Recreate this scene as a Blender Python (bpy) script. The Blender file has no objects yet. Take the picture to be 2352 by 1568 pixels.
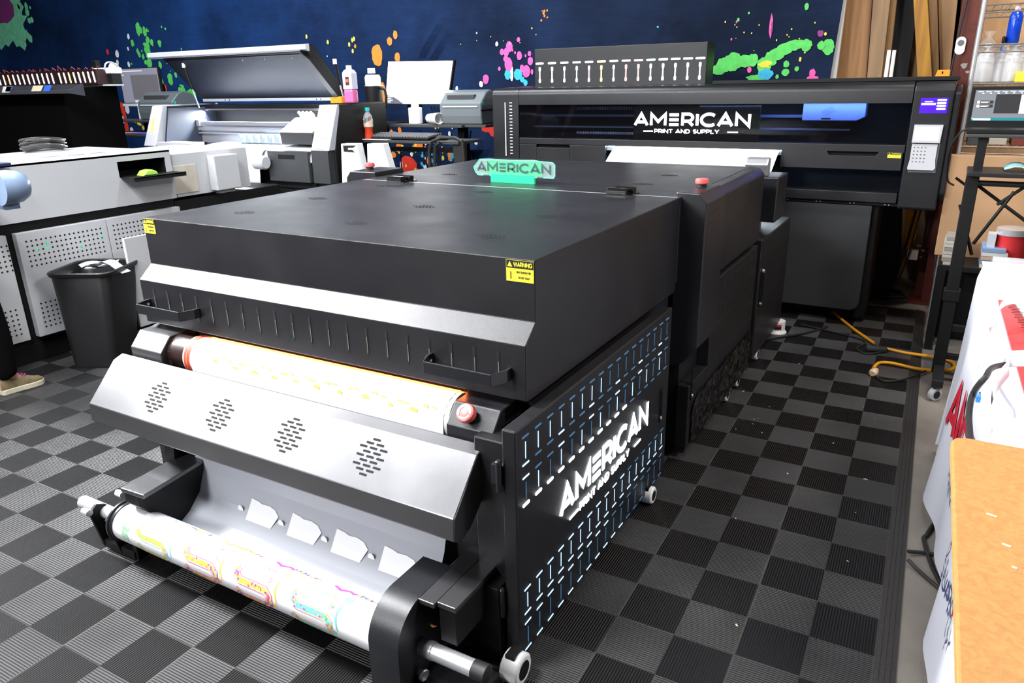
import bpy, bmesh, math, random
from mathutils import Vector, Matrix
random.seed(7)
PI = math.pi
C = bpy.context.scene.collection
sc = bpy.context.scene
# ------------------------------------------------------------------ camera
CAM = Vector((0.76922, -1.42661, 1.36357))
RX = Vector((0.8665237, 0.4987669, -0.0191912))
UP = Vector((-0.1487024, 0.2946665, 0.9439593))
FW = Vector((-0.4764706, 0.8151093, -0.3295034))
FPX = 1695.77
def at(px, py, ax, v):
    """point of the place seen at pixel (px, py) that lies on the plane axis = v"""
    d = FW + RX * ((px - 1176) / FPX) + UP * ((784 - py) / FPX)
    return CAM + d * ((v - CAM[ax]) / d[ax])
camd = bpy.data.cameras.new('camera'); cam = bpy.data.objects.new('camera', camd); C.objects.link(cam)
M = Matrix((RX, UP, -FW)).transposed().to_4x4(); M.translation = CAM
cam.matrix_world = M; camd.sensor_width = 36; camd.lens = FPX / 2352 * 36; camd.clip_start = .02
sc.camera = cam
# ------------------------------------------------------------------ materials
def _n(nt, t, **k):
    n = nt.nodes.new(t)
    for a, b in k.items(): setattr(n, a, b)
    return n
def mat(name, col, rough=.5, metal=0, emit=None, es=1, noise=0, nscale=40, bump=0, bscale=200, alpha=1, trans=0, spec=.5, rvar=0, coat=0):
    m = bpy.data.materials.new(name); m.use_nodes = True; nt = m.node_tree; b = nt.nodes['Principled BSDF']
    c = tuple(col) + (1,)
    b.inputs['Base Color'].default_value = c; b.inputs['Roughness'].default_value = rough; b.inputs['Metallic'].default_value = metal
    b.inputs['Alpha'].default_value = alpha; b.inputs['Transmission Weight'].default_value = trans
    b.inputs['Specular IOR Level'].default_value = spec; b.inputs['Coat Weight'].default_value = coat
    if emit: b.inputs['Emission Color'].default_value = tuple(emit) + (1,); b.inputs['Emission Strength'].default_value = es
    if noise or bump or rvar:
        tc = _n(nt, 'ShaderNodeTexCoord')
    if noise or rvar:
        nz = _n(nt, 'ShaderNodeTexNoise'); nz.inputs['Scale'].default_value = nscale; nz.inputs['Detail'].default_value = 6
        nt.links.new(tc.outputs['Object'], nz.inputs['Vector'])
    if noise:
        mx = _n(nt, 'ShaderNodeMix', data_type='RGBA'); mx.inputs[6].default_value = tuple(x * (1 - noise) for x in col) + (1,); mx.inputs[7].default_value = tuple(min(1, x * (1 + noise)) for x in col) + (1,)
        nt.links.new(nz.outputs['Fac'], mx.inputs[0]); nt.links.new(mx.outputs[2], b.inputs['Base Color'])
    if rvar:
        mr = _n(nt, 'ShaderNodeMapRange'); mr.inputs[1].default_value = .3; mr.inputs[2].default_value = .7; mr.inputs[3].default_value = rough - rvar; mr.inputs[4].default_value = rough + rvar
        nt.links.new(nz.outputs['Fac'], mr.inputs[0]); nt.links.new(mr.outputs[0], b.inputs['Roughness'])
    if bump:
        n2 = _n(nt, 'ShaderNodeTexNoise'); n2.inputs['Scale'].default_value = bscale; bp = _n(nt, 'ShaderNodeBump'); bp.inputs['Strength'].default_value = bump; bp.inputs['Distance'].default_value = .002
        nt.links.new(tc.outputs['Object'], n2.inputs['Vector']); nt.links.new(n2.outputs['Fac'], bp.inputs['Height']); nt.links.new(bp.outputs[0], b.inputs['Normal'])
    return m
BLK = mat('black powder coated steel', (.011, .011, .013), .36, bump=.25, bscale=900, noise=.15, nscale=5, rvar=.05)
BLKS = mat('black satin steel', (.013, .0135, .016), .33, bump=.15, bscale=900, rvar=.06, nscale=4)
HOODM = mat('dark grey satin metal', (.19, .19, .197), .34, .9, bump=.1, bscale=700, rvar=.06, nscale=3)
MBLK = mat('matt black', (.0035, .0035, .004), .55, spec=.35)
VOID = mat('unlit interior', (.002, .002, .002), .9)
RUB = mat('black rubber', (.015, .015, .015), .55)
GRY = mat('charcoal plastic', (.045, .047, .05), .45, bump=.1, bscale=800)
MGRY = mat('mid grey plastic', (.14, .15, .16), .4)
LGRY = mat('light grey plastic', (.55, .56, .6), .35)
WHT = mat('white painted metal', (.52, .53, .55), .35)
WPL = mat('white plastic', (.82, .82, .82), .4)
PAPER = mat('white film', (.74, .74, .76), .3)
STEEL = mat('polished steel', (.80, .81, .84), .33, .7)
ALU = mat('anodised aluminium', (.72, .72, .76), .35, .8)
RED = mat('red plastic', (.62, .035, .04), .32)
REDL = mat('red signal knob', (.75, .12, .11), .35)
YEL = mat('yellow sticker', (.92, .78, .05), .45)
INKB = mat('black print', (.01, .01, .01), .5)
GLASS = mat('tinted window', (.004, .004, .006), .03, alpha=.35, spec=.3)
CLEAR = mat('clear plastic', (.9, .92, .95), .08, alpha=.25)
ORG = mat('orange plastic', (.95, .3, .02), .4)
LED = mat('white backlight', (1, 1, 1), .5, emit=(.9, .95, 1), es=9)
LEDM = mat('blue white backlight', (.5, .7, 1), .5, emit=(.42, .68, 1), es=1.1)
LEDD = mat('dim blue backlight', (.05, .1, .15), .5, emit=(.03, .12, .25), es=.7)
# ------------------------------------------------------------------ mesh builder
class MB:
    def __init__(s): s.v = []; s.f = []; s.mi = []; s.cur = 0
    def m(s, i): s.cur = i; return s
    def add(s, vs, fs):
        o = len(s.v); s.v += [tuple(v) for v in vs]
        for f in fs: s.f.append([o + i for i in f]); s.mi.append(s.cur)
        return s
    def box(s, a, b):
        x0, x1 = sorted((a[0], b[0])); y0, y1 = sorted((a[1], b[1])); z0, z1 = sorted((a[2], b[2]))
        return s.add([(x, y, z) for z in (z0, z1) for x, y in ((x0, y0), (x1, y0), (x1, y1), (x0, y1))],
                     [(3, 2, 1, 0), (4, 5, 6, 7), (0, 1, 5, 4), (1, 2, 6, 5), (2, 3, 7, 6), (3, 0, 4, 7)])
    def prism(s, pts, vec):
        """closed outline of 3D points swept along vec"""
        pts = [Vector(p) for p in pts]; vec = Vector(vec); n = len(pts)
        nrm = Vector((0, 0, 0))
        for i in range(n): nrm += pts[i].cross(pts[(i + 1) % n])
        if nrm.dot(vec) > 0: pts.reverse()
        vs = pts + [p + vec for p in pts]
        return s.add(vs, [tuple(range(n)), tuple(range(2 * n - 1, n - 1, -1))] + [(i, i + n, (i + 1) % n + n, (i + 1) % n) for i in range(n)])
    def yz(s, prof, x0, x1): return s.prism([(x0, y, z) for y, z in prof], (x1 - x0, 0, 0))
    def xz(s, prof, y0, y1): return s.prism([(x, y0, z) for x, z in prof], (0, y1 - y0, 0))
    def xy(s, prof, z0, z1): return s.prism([(x, y, z0) for x, y in prof], (0, 0, z1 - z0))
    def quad(s, a, b, c, d): return s.add([a, b, c, d], [(0, 1, 2, 3)])
    def tube(s, pts, r, n=8, cap=True):
        pts = [Vector(p) for p in pts]; rings = []; u = None
        rr = r if isinstance(r, (list, tuple)) else [r] * len(pts)
        for i, p in enumerate(pts):
            t = (pts[min(i + 1, len(pts) - 1)] - pts[max(i - 1, 0)]).normalized()
            if u is None: u = t.orthogonal().normalized()
            u = (u - t * u.dot(t)).normalized(); w = t.cross(u)
            rings.append([p + (u * math.cos(2 * PI * k / n) + w * math.sin(2 * PI * k / n)) * rr[i] for k in range(n)])
        vs = [v for q in rings for v in q]; fs = []
        for i in range(len(pts) - 1):
            for k in range(n): fs.append((i * n + k, i * n + (k + 1) % n, (i + 1) * n + (k + 1) % n, (i + 1) * n + k))
        if cap: fs += [tuple(range(n - 1, -1, -1)), tuple((len(pts) - 1) * n + k for k in range(n))]
        return s.add(vs, fs)
    def lathe(s, o, d, prof, n=24):
        """prof: (distance along d, radius)"""
        o = Vector(o); d = Vector(d).normalized(); u = d.orthogonal().normalized(); w = d.cross(u)
        vs = []; fs = []
        for h, r in prof:
            for k in range(n): vs.append(o + d * h + (u * math.cos(2 * PI * k / n) + w * math.sin(2 * PI * k / n)) * max(r, 1e-5))
        for i in range(len(prof) - 1):
            for k in range(n): fs.append((i * n + k, i * n + (k + 1) % n, (i + 1) * n + (k + 1) % n, (i + 1) * n + k))
        fs += [tuple(range(n - 1, -1, -1)), tuple((len(prof) - 1) * n + k for k in range(n))]
        return s.add(vs, fs)
    def plate(s, o, u, v, w, h, t=.0006, rnd=True):
        """small rounded slot / label centred at o, axes u (w long) and v (h)"""
        o = Vector(o); u = Vector(u).normalized(); v = Vector(v).normalized(); nn = u.cross(v)
        if rnd:
            r = min(w, h) / 2; pts = []
            lw, lh = w / 2 - r, h / 2 - r
            for k in range(12):
                a = 2 * PI * (k + .5) / 12; pts.append(o + u * (math.copysign(lw, math.cos(a)) + r * math.cos(a)) + v * (math.copysign(lh, math.sin(a)) + r * math.sin(a)))
        else: pts = [o + u * a * w / 2 + v * b * h / 2 for a, b in ((-1, -1), (1, -1), (1, 1), (-1, 1))]
        return s.prism(pts, nn * t)
    def build(s, name, mats, parent=None, smooth=False, bevel=0, kind=None, seg=2, ang=32):
        me = bpy.data.meshes.new(name); me.from_pydata(s.v, [], s.f)
        if not isinstance(mats, (list, tuple)): mats = [mats]
        for m in mats: me.materials.append(m)
        if len(mats) > 1: me.polygons.foreach_set('material_index', s.mi)
        if smooth:
            me.polygons.foreach_set('use_smooth', [True] * len(me.polygons)); me.set_sharp_from_angle(angle=math.radians(ang))
        me.validate(); me.update()
        o = bpy.data.objects.new(name, me); C.objects.link(o)
        if bevel:
            b = o.modifiers.new('bevel', 'BEVEL'); b.width = bevel; b.segments = seg; b.limit_method = 'ANGLE'; b.angle_limit = math.radians(30)
        if parent:
            o.parent = parent
            root = parent
            if parent.type == 'EMPTY': o.location = -parent.location
        if kind: o['kind'] = kind
        return o
def thing(name, label, cat, loc=(0, 0, 0), group=None):
    o = bpy.data.objects.new(name, None); o.empty_display_size = .05; C.objects.link(o); o.location = loc
    o['label'] = label; o['category'] = cat
    if group: o['group'] = group
    return o
def tag(o, label, cat, group=None):
    o['label'] = label; o['category'] = cat
    if group: o['group'] = group
    return o
def dup(root, loc, label, rotz=0):
    r = root.copy(); C.objects.link(r); r.location = loc; r.rotation_euler.z = rotz; r['label'] = label
    for ch in list(root.children):
        c = ch.copy(); C.objects.link(c); c.parent = r
        for g in ch.children:
            d = g.copy(); C.objects.link(d); d.parent = c
    return r
X_, Y_, Z_ = Vector((1, 0, 0)), Vector((0, 1, 0)), Vector((0, 0, 1))
# ------------------------------------------------------------------ stroke lettering
def arc(cx, cy, rx, ry, a0, a1, n=9): return [(cx + rx * math.cos(math.radians(a0 + (a1 - a0) * i / n)), cy + ry * math.sin(math.radians(a0 + (a1 - a0) * i / n))) for i in range(n + 1)]
G = {
 'A': (.86, [[(0, 0), (.43, 1), (.86, 0)], [(.17, .27), (.69, .27)]]),
 'M': (.95, [[(0, 0), (0, 1), (.475, .32), (.95, 1), (.95, 0)]]),
 'e': (.62, [[(0, 1 - .07), (.62, 1 - .07)], [(0, .5), (.62, .5)], [(0, .07), (.62, .07)]]),
 'E': (.6, [[(.6, 1), (0, 1), (0, 0), (.6, 0)], [(0, .5), (.5, .5)]]),
 'R': (.68, [[(0, 0), (0, 1), (.35, 1)] + arc(.35, .69, .3, .31, 90, -90) + [(0, .38)], [(.38, .38), (.68, 0)]]),
 'P': (.64, [[(0, 0), (0, 1), (.33, 1)] + arc(.33, .69, .3, .31, 90, -90) + [(0, .38)]]),
 'I': (.0, [[(0, 0), (0, 1)]]),
 'C': (.82, [arc(.5, .5, .5, .5, 48, 312, 14)]),
 'N': (.78, [[(0, 0), (0, 1), (.78, 0), (.78, 1)]]),
 'T': (.7, [[(0, 1), (.7, 1)], [(.35, 1), (.35, 0)]]),
 'D': (.74, [[(0, 0), (0, 1), (.3, 1)] + arc(.3, .5, .44, .5, 90, -90) + [(0, 0)]]),
 'S': (.62, [arc(.32, .745, .27, .255, 40, 270, 8) + arc(.32, .245, .3, .245, 90, -140, 8)]),
 'U': (.72, [[(0, 1), (0, .36)] + arc(.36, .36, .36, .36, 180, 360, 8) + [(.72, 1)]]),
 'L': (.55, [[(0, 1), (0, 0), (.55, 0)]]),
 'Y': (.8, [[(0, 1), (.4, .48), (.8, 1)], [(.4, .48), (.4, 0)]]),
 'W': (1.15, [[(0, 1), (.28, 0), (.575, .9), (.87, 0), (1.15, 1)]]),
 'G': (.84, [arc(.5, .5, .5, .5, 48, 330, 14) + [(.93, .45), (.6, .45)]]),
 'H': (.74, [[(0, 0), (0, 1)], [(.74, 0), (.74, 1)], [(0, .5), (.74, .5)]]),
 'O': (.95, [arc(.48, .5, .48, .5, 0, 360, 16)]),
 'K': (.68, [[(0, 0), (0, 1)], [(.65, 1), (0, .42)], [(.2, .6), (.68, 0)]]),
 'V': (.8, [[(0, 1), (.4, 0), (.8, 1)]]),
 'Q': (.95, [arc(.48, .5, .48, .5, 0, 360, 16), [(.6, .25), (.95, -.05)]]),
 ' ': (.25, []),
}
def ribbon(mb, pts, sw, o, u, v, t):
    P = [Vector(p) for p in pts]; P = [p for i, p in enumerate(P) if i == 0 or (p - P[i - 1]).length > 1e-4]; n = len(P); L = []; R = []
    closed = (P[0] - P[-1]).length < 1e-4
    for i in range(n):
        a = (P[i] - P[i - 1]) if i else ((P[0] - P[-2]) if closed else (P[1] - P[0]))
        b = (P[i + 1] - P[i]) if i < n - 1 else ((P[1] - P[0]) if closed else a)
        a = a.normalized(); b = b.normalized(); na = Vector((-a.y, a.x)); nb = Vector((-b.y, b.x)); m = na + nb
        m = m / max(m.length, .3); k = 1 / max(m.normalized().dot(na), .5); m = m.normalized() * k * sw / 2
        L.append(P[i] + m); R.append(P[i] - m)
    w = u.cross(v) * t
    for i in range(n - 1):
        q = [o + u * p.x + v * p.y for p in (R[i], R[i + 1], L[i + 1], L[i])]
        mb.prism(q, w)
def text(mb, s, o, u, v, h, sw=.17, t=.001, gap=.27, width=None, slant=0):
    o = Vector(o); u = Vector(u).normalized(); v = Vector(v).normalized()
    tot = sum(G[c][0] + gap for c in s) - gap
    kx = h if width is None else width / (tot + sw)
    x = sw / 2
    for c in s:
        w, st = G[c]
        for pl in st: ribbon(mb, [((x + a) * kx + slant * b * h, (sw / 2 + b * (1 - sw)) * h) for a, b in pl], sw * h, o, u, v, t)
        x += w + gap
    return mb
def logo(mb, o, u, v, w, h, t=.001, sub=0, lines=0):
    """AMERICAN / PRINT AND SUPPLY: o = lower left corner of the big word, w wide, h tall"""
    o = Vector(o); u = Vector(u).normalized(); v = Vector(v).normalized()
    mb.m(0); text(mb, 'AMeRICAN', o, u, v, h, .2, t, width=w)
    mb.m(sub); text(mb, 'PRINT AND SUPPLY', o + u * w * .19 - v * h * .47, u, v, h * .3, .19, t, width=w * .56)
    mb.m(lines)
    for k in (.135, .86): mb.plate(o + u * w * k - v * h * .34, u, v, w * .085, h * .075, t, False)
    mb.m(0)
def warning(parent, o, u, v, w, h):
    mb = MB(); o = Vector(o); n = u.cross(v)
    mb.m(0).plate(o, u, v, w, h, .0006, False)
    mb.m(1).plate(o + v * h * .31 + n * .0006, u, v, w * .98, h * .36, .0004, False)
    mb.m(0); text(mb, 'WARNING', o - u * w * .22 + v * h * .2 + n * .001, u, v, h * .22, .2, .0004, width=w * .66)
    c = o - u * w * .36 + v * h * .31 + n * .001; mb.prism([c - u * h * .13 - v * h * .12, c + u * h * .13 - v * h * .12, c + v * h * .13], n * .0004)
    mb.m(1); text(mb, 'HIGH TEMPERATURE', o - u * w * .12 - v * h * .1 + n * .0006, u, v, h * .1, .12, .0004, width=w * .52)
    text(mb, 'DO NOT TOUCH', o - u * w * .05 - v * h * .35 + n * .0006, u, v, h * .1, .12, .0004, width=w * .4)
    mb.plate(o - u * w * .33 - v * h * .22 + n * .0006, u, v, w * .03, h * .36, .0004)
    return mb.build('warning_sticker', [YEL, INKB], parent)
# ------------------------------------------------------------------ the setting
TH = 0.01881236
def tl(tx, ty, z=0):
    """tile frame (metres) to place frame"""
    a, b = tx - 1.6818, ty - .4983; c, s = math.cos(TH), math.sin(TH)
    return (a * c - b * s, a * s + b * c, z)
def tile_mat():
    m = bpy.data.materials.new('black ribbed tiles with painted sheen'); m.use_nodes = True; nt = m.node_tree; b = nt.nodes['Principled BSDF']; L = nt.links.new
    tc = _n(nt, 'ShaderNodeTexCoord'); mp = _n(nt, 'ShaderNodeMapping')
    mp.inputs['Scale'].default_value = (1 / .155,) * 3; mp.inputs['Rotation'].default_value = (0, 0, -TH); mp.inputs['Location'].default_value = (1.6818 / .155, .4983 / .155, .5)
    L(tc.outputs['Object'], mp.inputs['Vector']); sp = _n(nt, 'ShaderNodeSeparateXYZ'); L(mp.outputs[0], sp.inputs[0])
    def mt(op, a, b_=None, c=None):
        n = _n(nt, 'ShaderNodeMath', operation=op)
        for i, q in enumerate((a, b_, c)):
            if q is None: continue
            if isinstance(q, (int, float)): n.inputs[i].default_value = q
            else: L(q, n.inputs[i])
        return n.outputs[0]
    x, y = sp.outputs[0], sp.outputs[1]
    par = mt('MODULO', mt('ADD', mt('FLOOR', x), mt('ADD', mt('FLOOR', y), 1000)), 2)      # 1 = lighter square: sheen of the black ribs put into the colour
    par = mt('GREATER_THAN', par, .5)
    def rib(q): return mt('PINGPONG', mt('MULTIPLY', q, 44), 1)
    rx = rib(x); ry = rib(y)
    r = mt('ADD', mt('MULTIPLY', ry, par), mt('MULTIPLY', rx, mt('SUBTRACT', 1, par)))
    gap = mt('GREATER_THAN', r, .55)  # shade of the rib grooves is darkened into the colour
    # seams between the big tiles (two squares wide)
    def seam(q):
        f = mt('FRACT', mt('MULTIPLY', q, .5)); return mt('GREATER_THAN', mt('ABSOLUTE', mt('SUBTRACT', f, .5)), .492)
    sm = mt('MAXIMUM', seam(mt('ADD', x, 0)), seam(mt('ADD', y, 0)))
    nz = _n(nt, 'ShaderNodeTexNoise'); nz.inputs['Scale'].default_value = 3; nz.inputs['Detail'].default_value = 8; L(tc.outputs['Object'], nz.inputs['Vector'])
    mx = _n(nt, 'ShaderNodeMix', data_type='RGBA'); mx.inputs[6].default_value = (.0075, .0075, .008, 1); mx.inputs[7].default_value = (.074, .073, .075, 1); L(par, mx.inputs[0])
    m2 = _n(nt, 'ShaderNodeMix', data_type='RGBA'); L(mx.outputs[2], m2.inputs[6]); m2.inputs[7].default_value = (.004, .004, .004, 1)
    L(mt('MULTIPLY', mt('MULTIPLY', gap, .8), mt('SUBTRACT', 1, sm)), m2.inputs[0])
    m3 = _n(nt, 'ShaderNodeMix', data_type='RGBA', blend_type='MULTIPLY'); m3.inputs[0].default_value = .7; L(m2.outputs[2], m3.inputs[6])
    mr = _n(nt, 'ShaderNodeMapRange'); mr.inputs[1].default_value = .35; mr.inputs[2].default_value = .65; mr.inputs[3].default_value = .6; mr.inputs[4].default_value = 1.25; L(nz.outputs['Fac'], mr.inputs[0])
    L(mr.outputs[0], m3.inputs[7]); L(m3.outputs[2], b.inputs['Base Color'])
    m4 = _n(nt, 'ShaderNodeMix', data_type='RGBA'); m4.inputs[7].default_value = (.07, .068, .065, 1); L(m3.outputs[2], m4.inputs[6]); L(mt('MULTIPLY', sm, .7), m4.inputs[0]); L(m4.outputs[2], b.inputs['Base Color'])
    bp = _n(nt, 'ShaderNodeBump'); bp.inputs['Strength'].default_value = .8; bp.inputs['Distance'].default_value = .003; bp.invert = True
    L(r, bp.inputs['Height']); L(bp.outputs[0], b.inputs['Normal']); b.inputs['Roughness'].default_value = .45; b.inputs['Specular IOR Level'].default_value = .3
    return m
TILE = tile_mat()
RAMP = mat('ribbed edge ramp', (.018, .018, .018), .5, bump=.5, bscale=120)
# concrete
def concrete():
    m = mat('worn concrete', (.20, .178, .155), .6, noise=.45, nscale=6, bump=.3, bscale=60)
    return m
fl = MB().box((-10.5, -4.5, -.1), (4.2, 4.6, -.012)).build('floor', concrete()); fl['kind'] = 'structure'
mt_ = MB()
mt_.prism([tl(-6.2, -4), tl(2.48, -4), tl(2.48, 4.03), tl(-6.2, 4.03)], (0, 0, -.0115))
mat_o = mt_.build('floor_mat', TILE)
tag(mat_o, 'black ribbed interlocking floor mat under the machines, checkered sheen painted in its colour', 'floor mat')
rm = MB()
for k in range(4):
    a, b = 2.4802 + k * .0125, 2.4922 + k * .0125
    rm.prism([tl(a, -4, -.0115), tl(b, -4, -.0115), tl(b, 4.08, -.0115), tl(a, 4.08, -.0115)], (0, 0, .011 - k * .0024))
rm.prism([tl(-6.2, 4.031, -.0115), tl(2.48, 4.031, -.0115), tl(2.48, 4.08, -.0115), tl(-6.2, 4.08, -.0115)], (0, 0, .007))
ro = rm.build('edge_ramp', RAMP, mat_o)
YW = 4.0
def fabric():
    m = mat('navy printed fabric', (.014, .036, .105), .85, bump=0, spec=.12)
    nt = m.node_tree; b = nt.nodes['Principled BSDF']; L = nt.links.new
    tc = _n(nt, 'ShaderNodeTexCoord'); nz = _n(nt, 'ShaderNodeTexNoise'); nz.inputs['Scale'].default_value = 1.1; nz.inputs['Detail'].default_value = 9; nz.inputs['Roughness'].default_value = .6; L(tc.outputs['Object'], nz.inputs['Vector'])
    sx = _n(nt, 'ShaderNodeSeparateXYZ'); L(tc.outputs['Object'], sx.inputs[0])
    # the colour runs from a brighter blue (left) to a dark navy (right)
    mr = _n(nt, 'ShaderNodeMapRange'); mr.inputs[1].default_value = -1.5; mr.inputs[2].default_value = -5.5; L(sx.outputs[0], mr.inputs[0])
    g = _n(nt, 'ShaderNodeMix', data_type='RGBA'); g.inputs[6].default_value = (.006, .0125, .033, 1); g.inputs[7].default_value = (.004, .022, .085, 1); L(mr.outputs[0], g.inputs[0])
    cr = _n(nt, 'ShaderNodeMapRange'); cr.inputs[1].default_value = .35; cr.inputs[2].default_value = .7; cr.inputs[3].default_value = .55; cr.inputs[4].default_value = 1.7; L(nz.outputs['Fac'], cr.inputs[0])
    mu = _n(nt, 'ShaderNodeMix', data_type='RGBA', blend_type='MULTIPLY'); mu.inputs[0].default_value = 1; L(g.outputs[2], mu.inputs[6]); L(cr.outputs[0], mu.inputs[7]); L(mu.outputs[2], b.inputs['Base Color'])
    n2 = _n(nt, 'ShaderNodeTexNoise'); n2.inputs['Scale'].default_value = 3.2; n2.inputs['Detail'].default_value = 5; mp = _n(nt, 'ShaderNodeMapping'); mp.inputs['Scale'].default_value = (1, 1, 3); L(tc.outputs['Object'], mp.inputs[0]); L(mp.outputs[0], n2.inputs['Vector'])
    bp = _n(nt, 'ShaderNodeBump'); bp.inputs['Strength'].default_value = .22; bp.inputs['Distance'].default_value = .05; L(n2.outputs['Fac'], bp.inputs['Height']); L(bp.outputs[0], b.inputs['Normal'])
    return m
FAB = fabric()
PC = [mat('print green', (.09, .55, .10), .75, noise=.35, nscale=25), mat('print orange', (.9, .2, .02), .75, noise=.25, nscale=25), mat('print pink', (.75, .09, .35), .75, noise=.2, nscale=25),
      mat('print red', (.75, .035, .015), .75, noise=.2, nscale=25), mat('print white', (.75, .78, .8), .75), mat('print cyan', (.03, .38, .6), .75, noise=.3, nscale=30),
      mat('print yellow', (.75, .6, .05), .75, noise=.3, nscale=40), mat('print mint', (.2, .75, .42), .75, noise=.4, nscale=18), mat('print purple', (.25, .03, .2), .75)]
GRN, ORA, PNK, REDP, WHP, CYA, YLW, MNT, PUR = range(1, 10)
bd = MB()
# cloth sheet with soft folds
nx, nz_ = 150, 40; xa, xb = -10.45, .02
def fold(x, z):
    d = 0
    for (px, py, w, l, ang, am) in FOLDS:
        dx, dz = x - px, z - py; u = dx * math.cos(ang) + dz * math.sin(ang); v = -dx * math.sin(ang) + dz * math.cos(ang)
        d += am * math.exp(-(v / w) ** 2 - (u / l) ** 2)
    return d
FOLDS = []
for (px, py, px2, py2, w, am) in ((1010, 65, 960, 130, .03, .03), (1016, 90, 975, 165, .025, .028), (1012, 50, 985, 80, .02, .02), (1060, 215, 1010, 250, .05, .03), (1110, 330, 1060, 350, .06, .05), (1090, 345, 1040, 310, .05, .04), (1600, 95, 1480, 110, .03, .012), (1540, 60, 1440, 130, .02, .012)):
    a, b = at(px, py, 1, YW), at(px2, py2, 1, YW); d = b - a
    FOLDS.append(((a.x + b.x) / 2, (a.z + b.z) / 2, w, d.length / 1.6, math.atan2(d.z, d.x), am))
vs = []; fs = []
for j in range(nz_ + 1):
    for i in range(nx + 1):
        x = xa + (xb - xa) * i / nx; z = .02 + 3.3 * j / nz_
        x2 = x
        if i > nx - 3: x2 = x + (z - 1.3) * (.018) * (i - nx + 3)
        vs.append((x2, YW - fold(x, z), z))
for j in range(nz_):
    for i in range(nx): fs.append((j * (nx + 1) + i, j * (nx + 1) + i + 1, (j + 1) * (nx + 1) + i + 1, (j + 1) * (nx + 1) + i))
bd.add(vs, fs)
bl = 0
def blob(px, py, rx, ry, col, n=14, jag=.12, dy=None):
    global bl
    bl += 1
    c = at(px, py, 1, YW - .004); s = (at(px + 10, py, 1, YW) - at(px, py, 1, YW)).x / 10
    off = YW - .0035 - fold(c.x, c.z) - .0003 * (bl % 9)
    bd.m(col); pts = []
    for k in range(n):
        a = 2 * PI * k / n; r = 1 + random.uniform(-jag, jag); pts.append((c.x + rx * s * r * math.cos(a) * 1.0, off, c.z + ry * s * r * math.sin(a)))
    bd.add(pts, [tuple(range(n))])
R_ = random.Random(3)
def spray(x0, y0, x1, y1, n, r0, r1, col):
    for _ in range(n):
        x, y = R_.uniform(x0, x1), R_.uniform(y0, y1); r = R_.uniform(r0, r1); blob(x, y, r, r * R_.uniform(.9, 1.5), col, 9, .15)
# left mint burst round a darker spot
blob(18, 20, 42, 34, MNT, 26, .35); blob(30, 55, 30, 26, MNT, 26, .45); blob(8, 68, 26, 18, MNT, 22, .5); blob(4, 16, 24, 22, PUR, 14, .2); spray(30, 10, 75, 90, 16, 1.5, 5, MNT)
for x, y, r in ((316, 62, 5), (323, 70, 4), (331, 67, 3), (333, 75, 4), (318, 73, 4), (349, 97, 4), (339, 92, 4), (304, 99, 4), (366, 99, 4), (338, 113, 7), (341, 124, 6), (333, 103, 3), (329, 130, 3), (344, 146, 6), (335, 143, 3), (368, 150, 4), (370, 190, 6), (372, 205, 8), (391, 182, 6), (366, 208, 6), (419, 202, 4), (404, 172, 3), (386, 140, 3), (420, 224, 13), (440, 222, 10), (316, 118, 3), (320, 125, 3), (405, 155, 3)): blob(x, y, r, r * 1.3, GRN, 12, .2)
spray(300, 60, 430, 200, 16, 1, 2.2, GRN)
for x, y, r, c in ((378, 203, 5, REDP), (247, 119, 3, REDP), (269, 124, 4, WHP), (270, 143, 3, WHP), (295, 84, 3, WHP), (296, 148, 3, WHP), (268, 180, 4, WHP), (294, 112, 2, WHP), (292, 250, 5, WHP), (303, 300, 4, WHP), (283, 275, 4, WHP)): blob(x, y, r, r * 1.3, c, 10, .1)
# red drip at the left
for x, y in ((281, 248), (284, 258), (287, 268), (289, 282), (291, 290)): blob(x, y, 4, 9, REDP, 10, .2)
for x, y in ((312, 278), (320, 285), (330, 293), (338, 300)): blob(x, y, 5, 3, YLW, 10, .4)
# orange
for x, y, rx, ry in ((866, 127, 12, 19), (869, 137, 8, 10), (908, 80, 5, 7.5), (895, 95, 6, 7.5), (913, 131, 6, 8), (878, 215, 10, 20)): blob(x, y, rx, ry, ORA, 20, .1)
for x, y in ((809, 92), (813, 89), (802, 102), (810, 117), (704, 84), (753, 97)): blob(x, y, 2.4, 3.8, YLW, 10, .15)
blob(816, 106, 2.5, 3.5, ORA, 10, .1)
for x, y, rx, ry in ((1084, 238, 13, 13), (1092, 246, 7, 14), (1122, 285, 18, 30), (1126, 298, 14, 22), (938, 384, 20, 21), (944, 392, 14, 18)): blob(x, y, rx, ry, REDP, 20, .06)
for x, y, rx, ry in ((917, 340, 10, 7), (963, 337, 14, 7), (899, 307, 6, 7), (918, 299, 4, 6), (1035, 357, 7, 10), (985, 368, 5, 8), (904, 355, 6, 5)): blob(x, y, rx, ry, ORA, 14, .2)
spray(900, 290, 1030, 395, 34, 1, 3.4, YLW); spray(900, 290, 1080, 395, 22, 1.2, 4, WHP); spray(930, 330, 1060, 395, 16, 1.5, 5, CYA)
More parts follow.
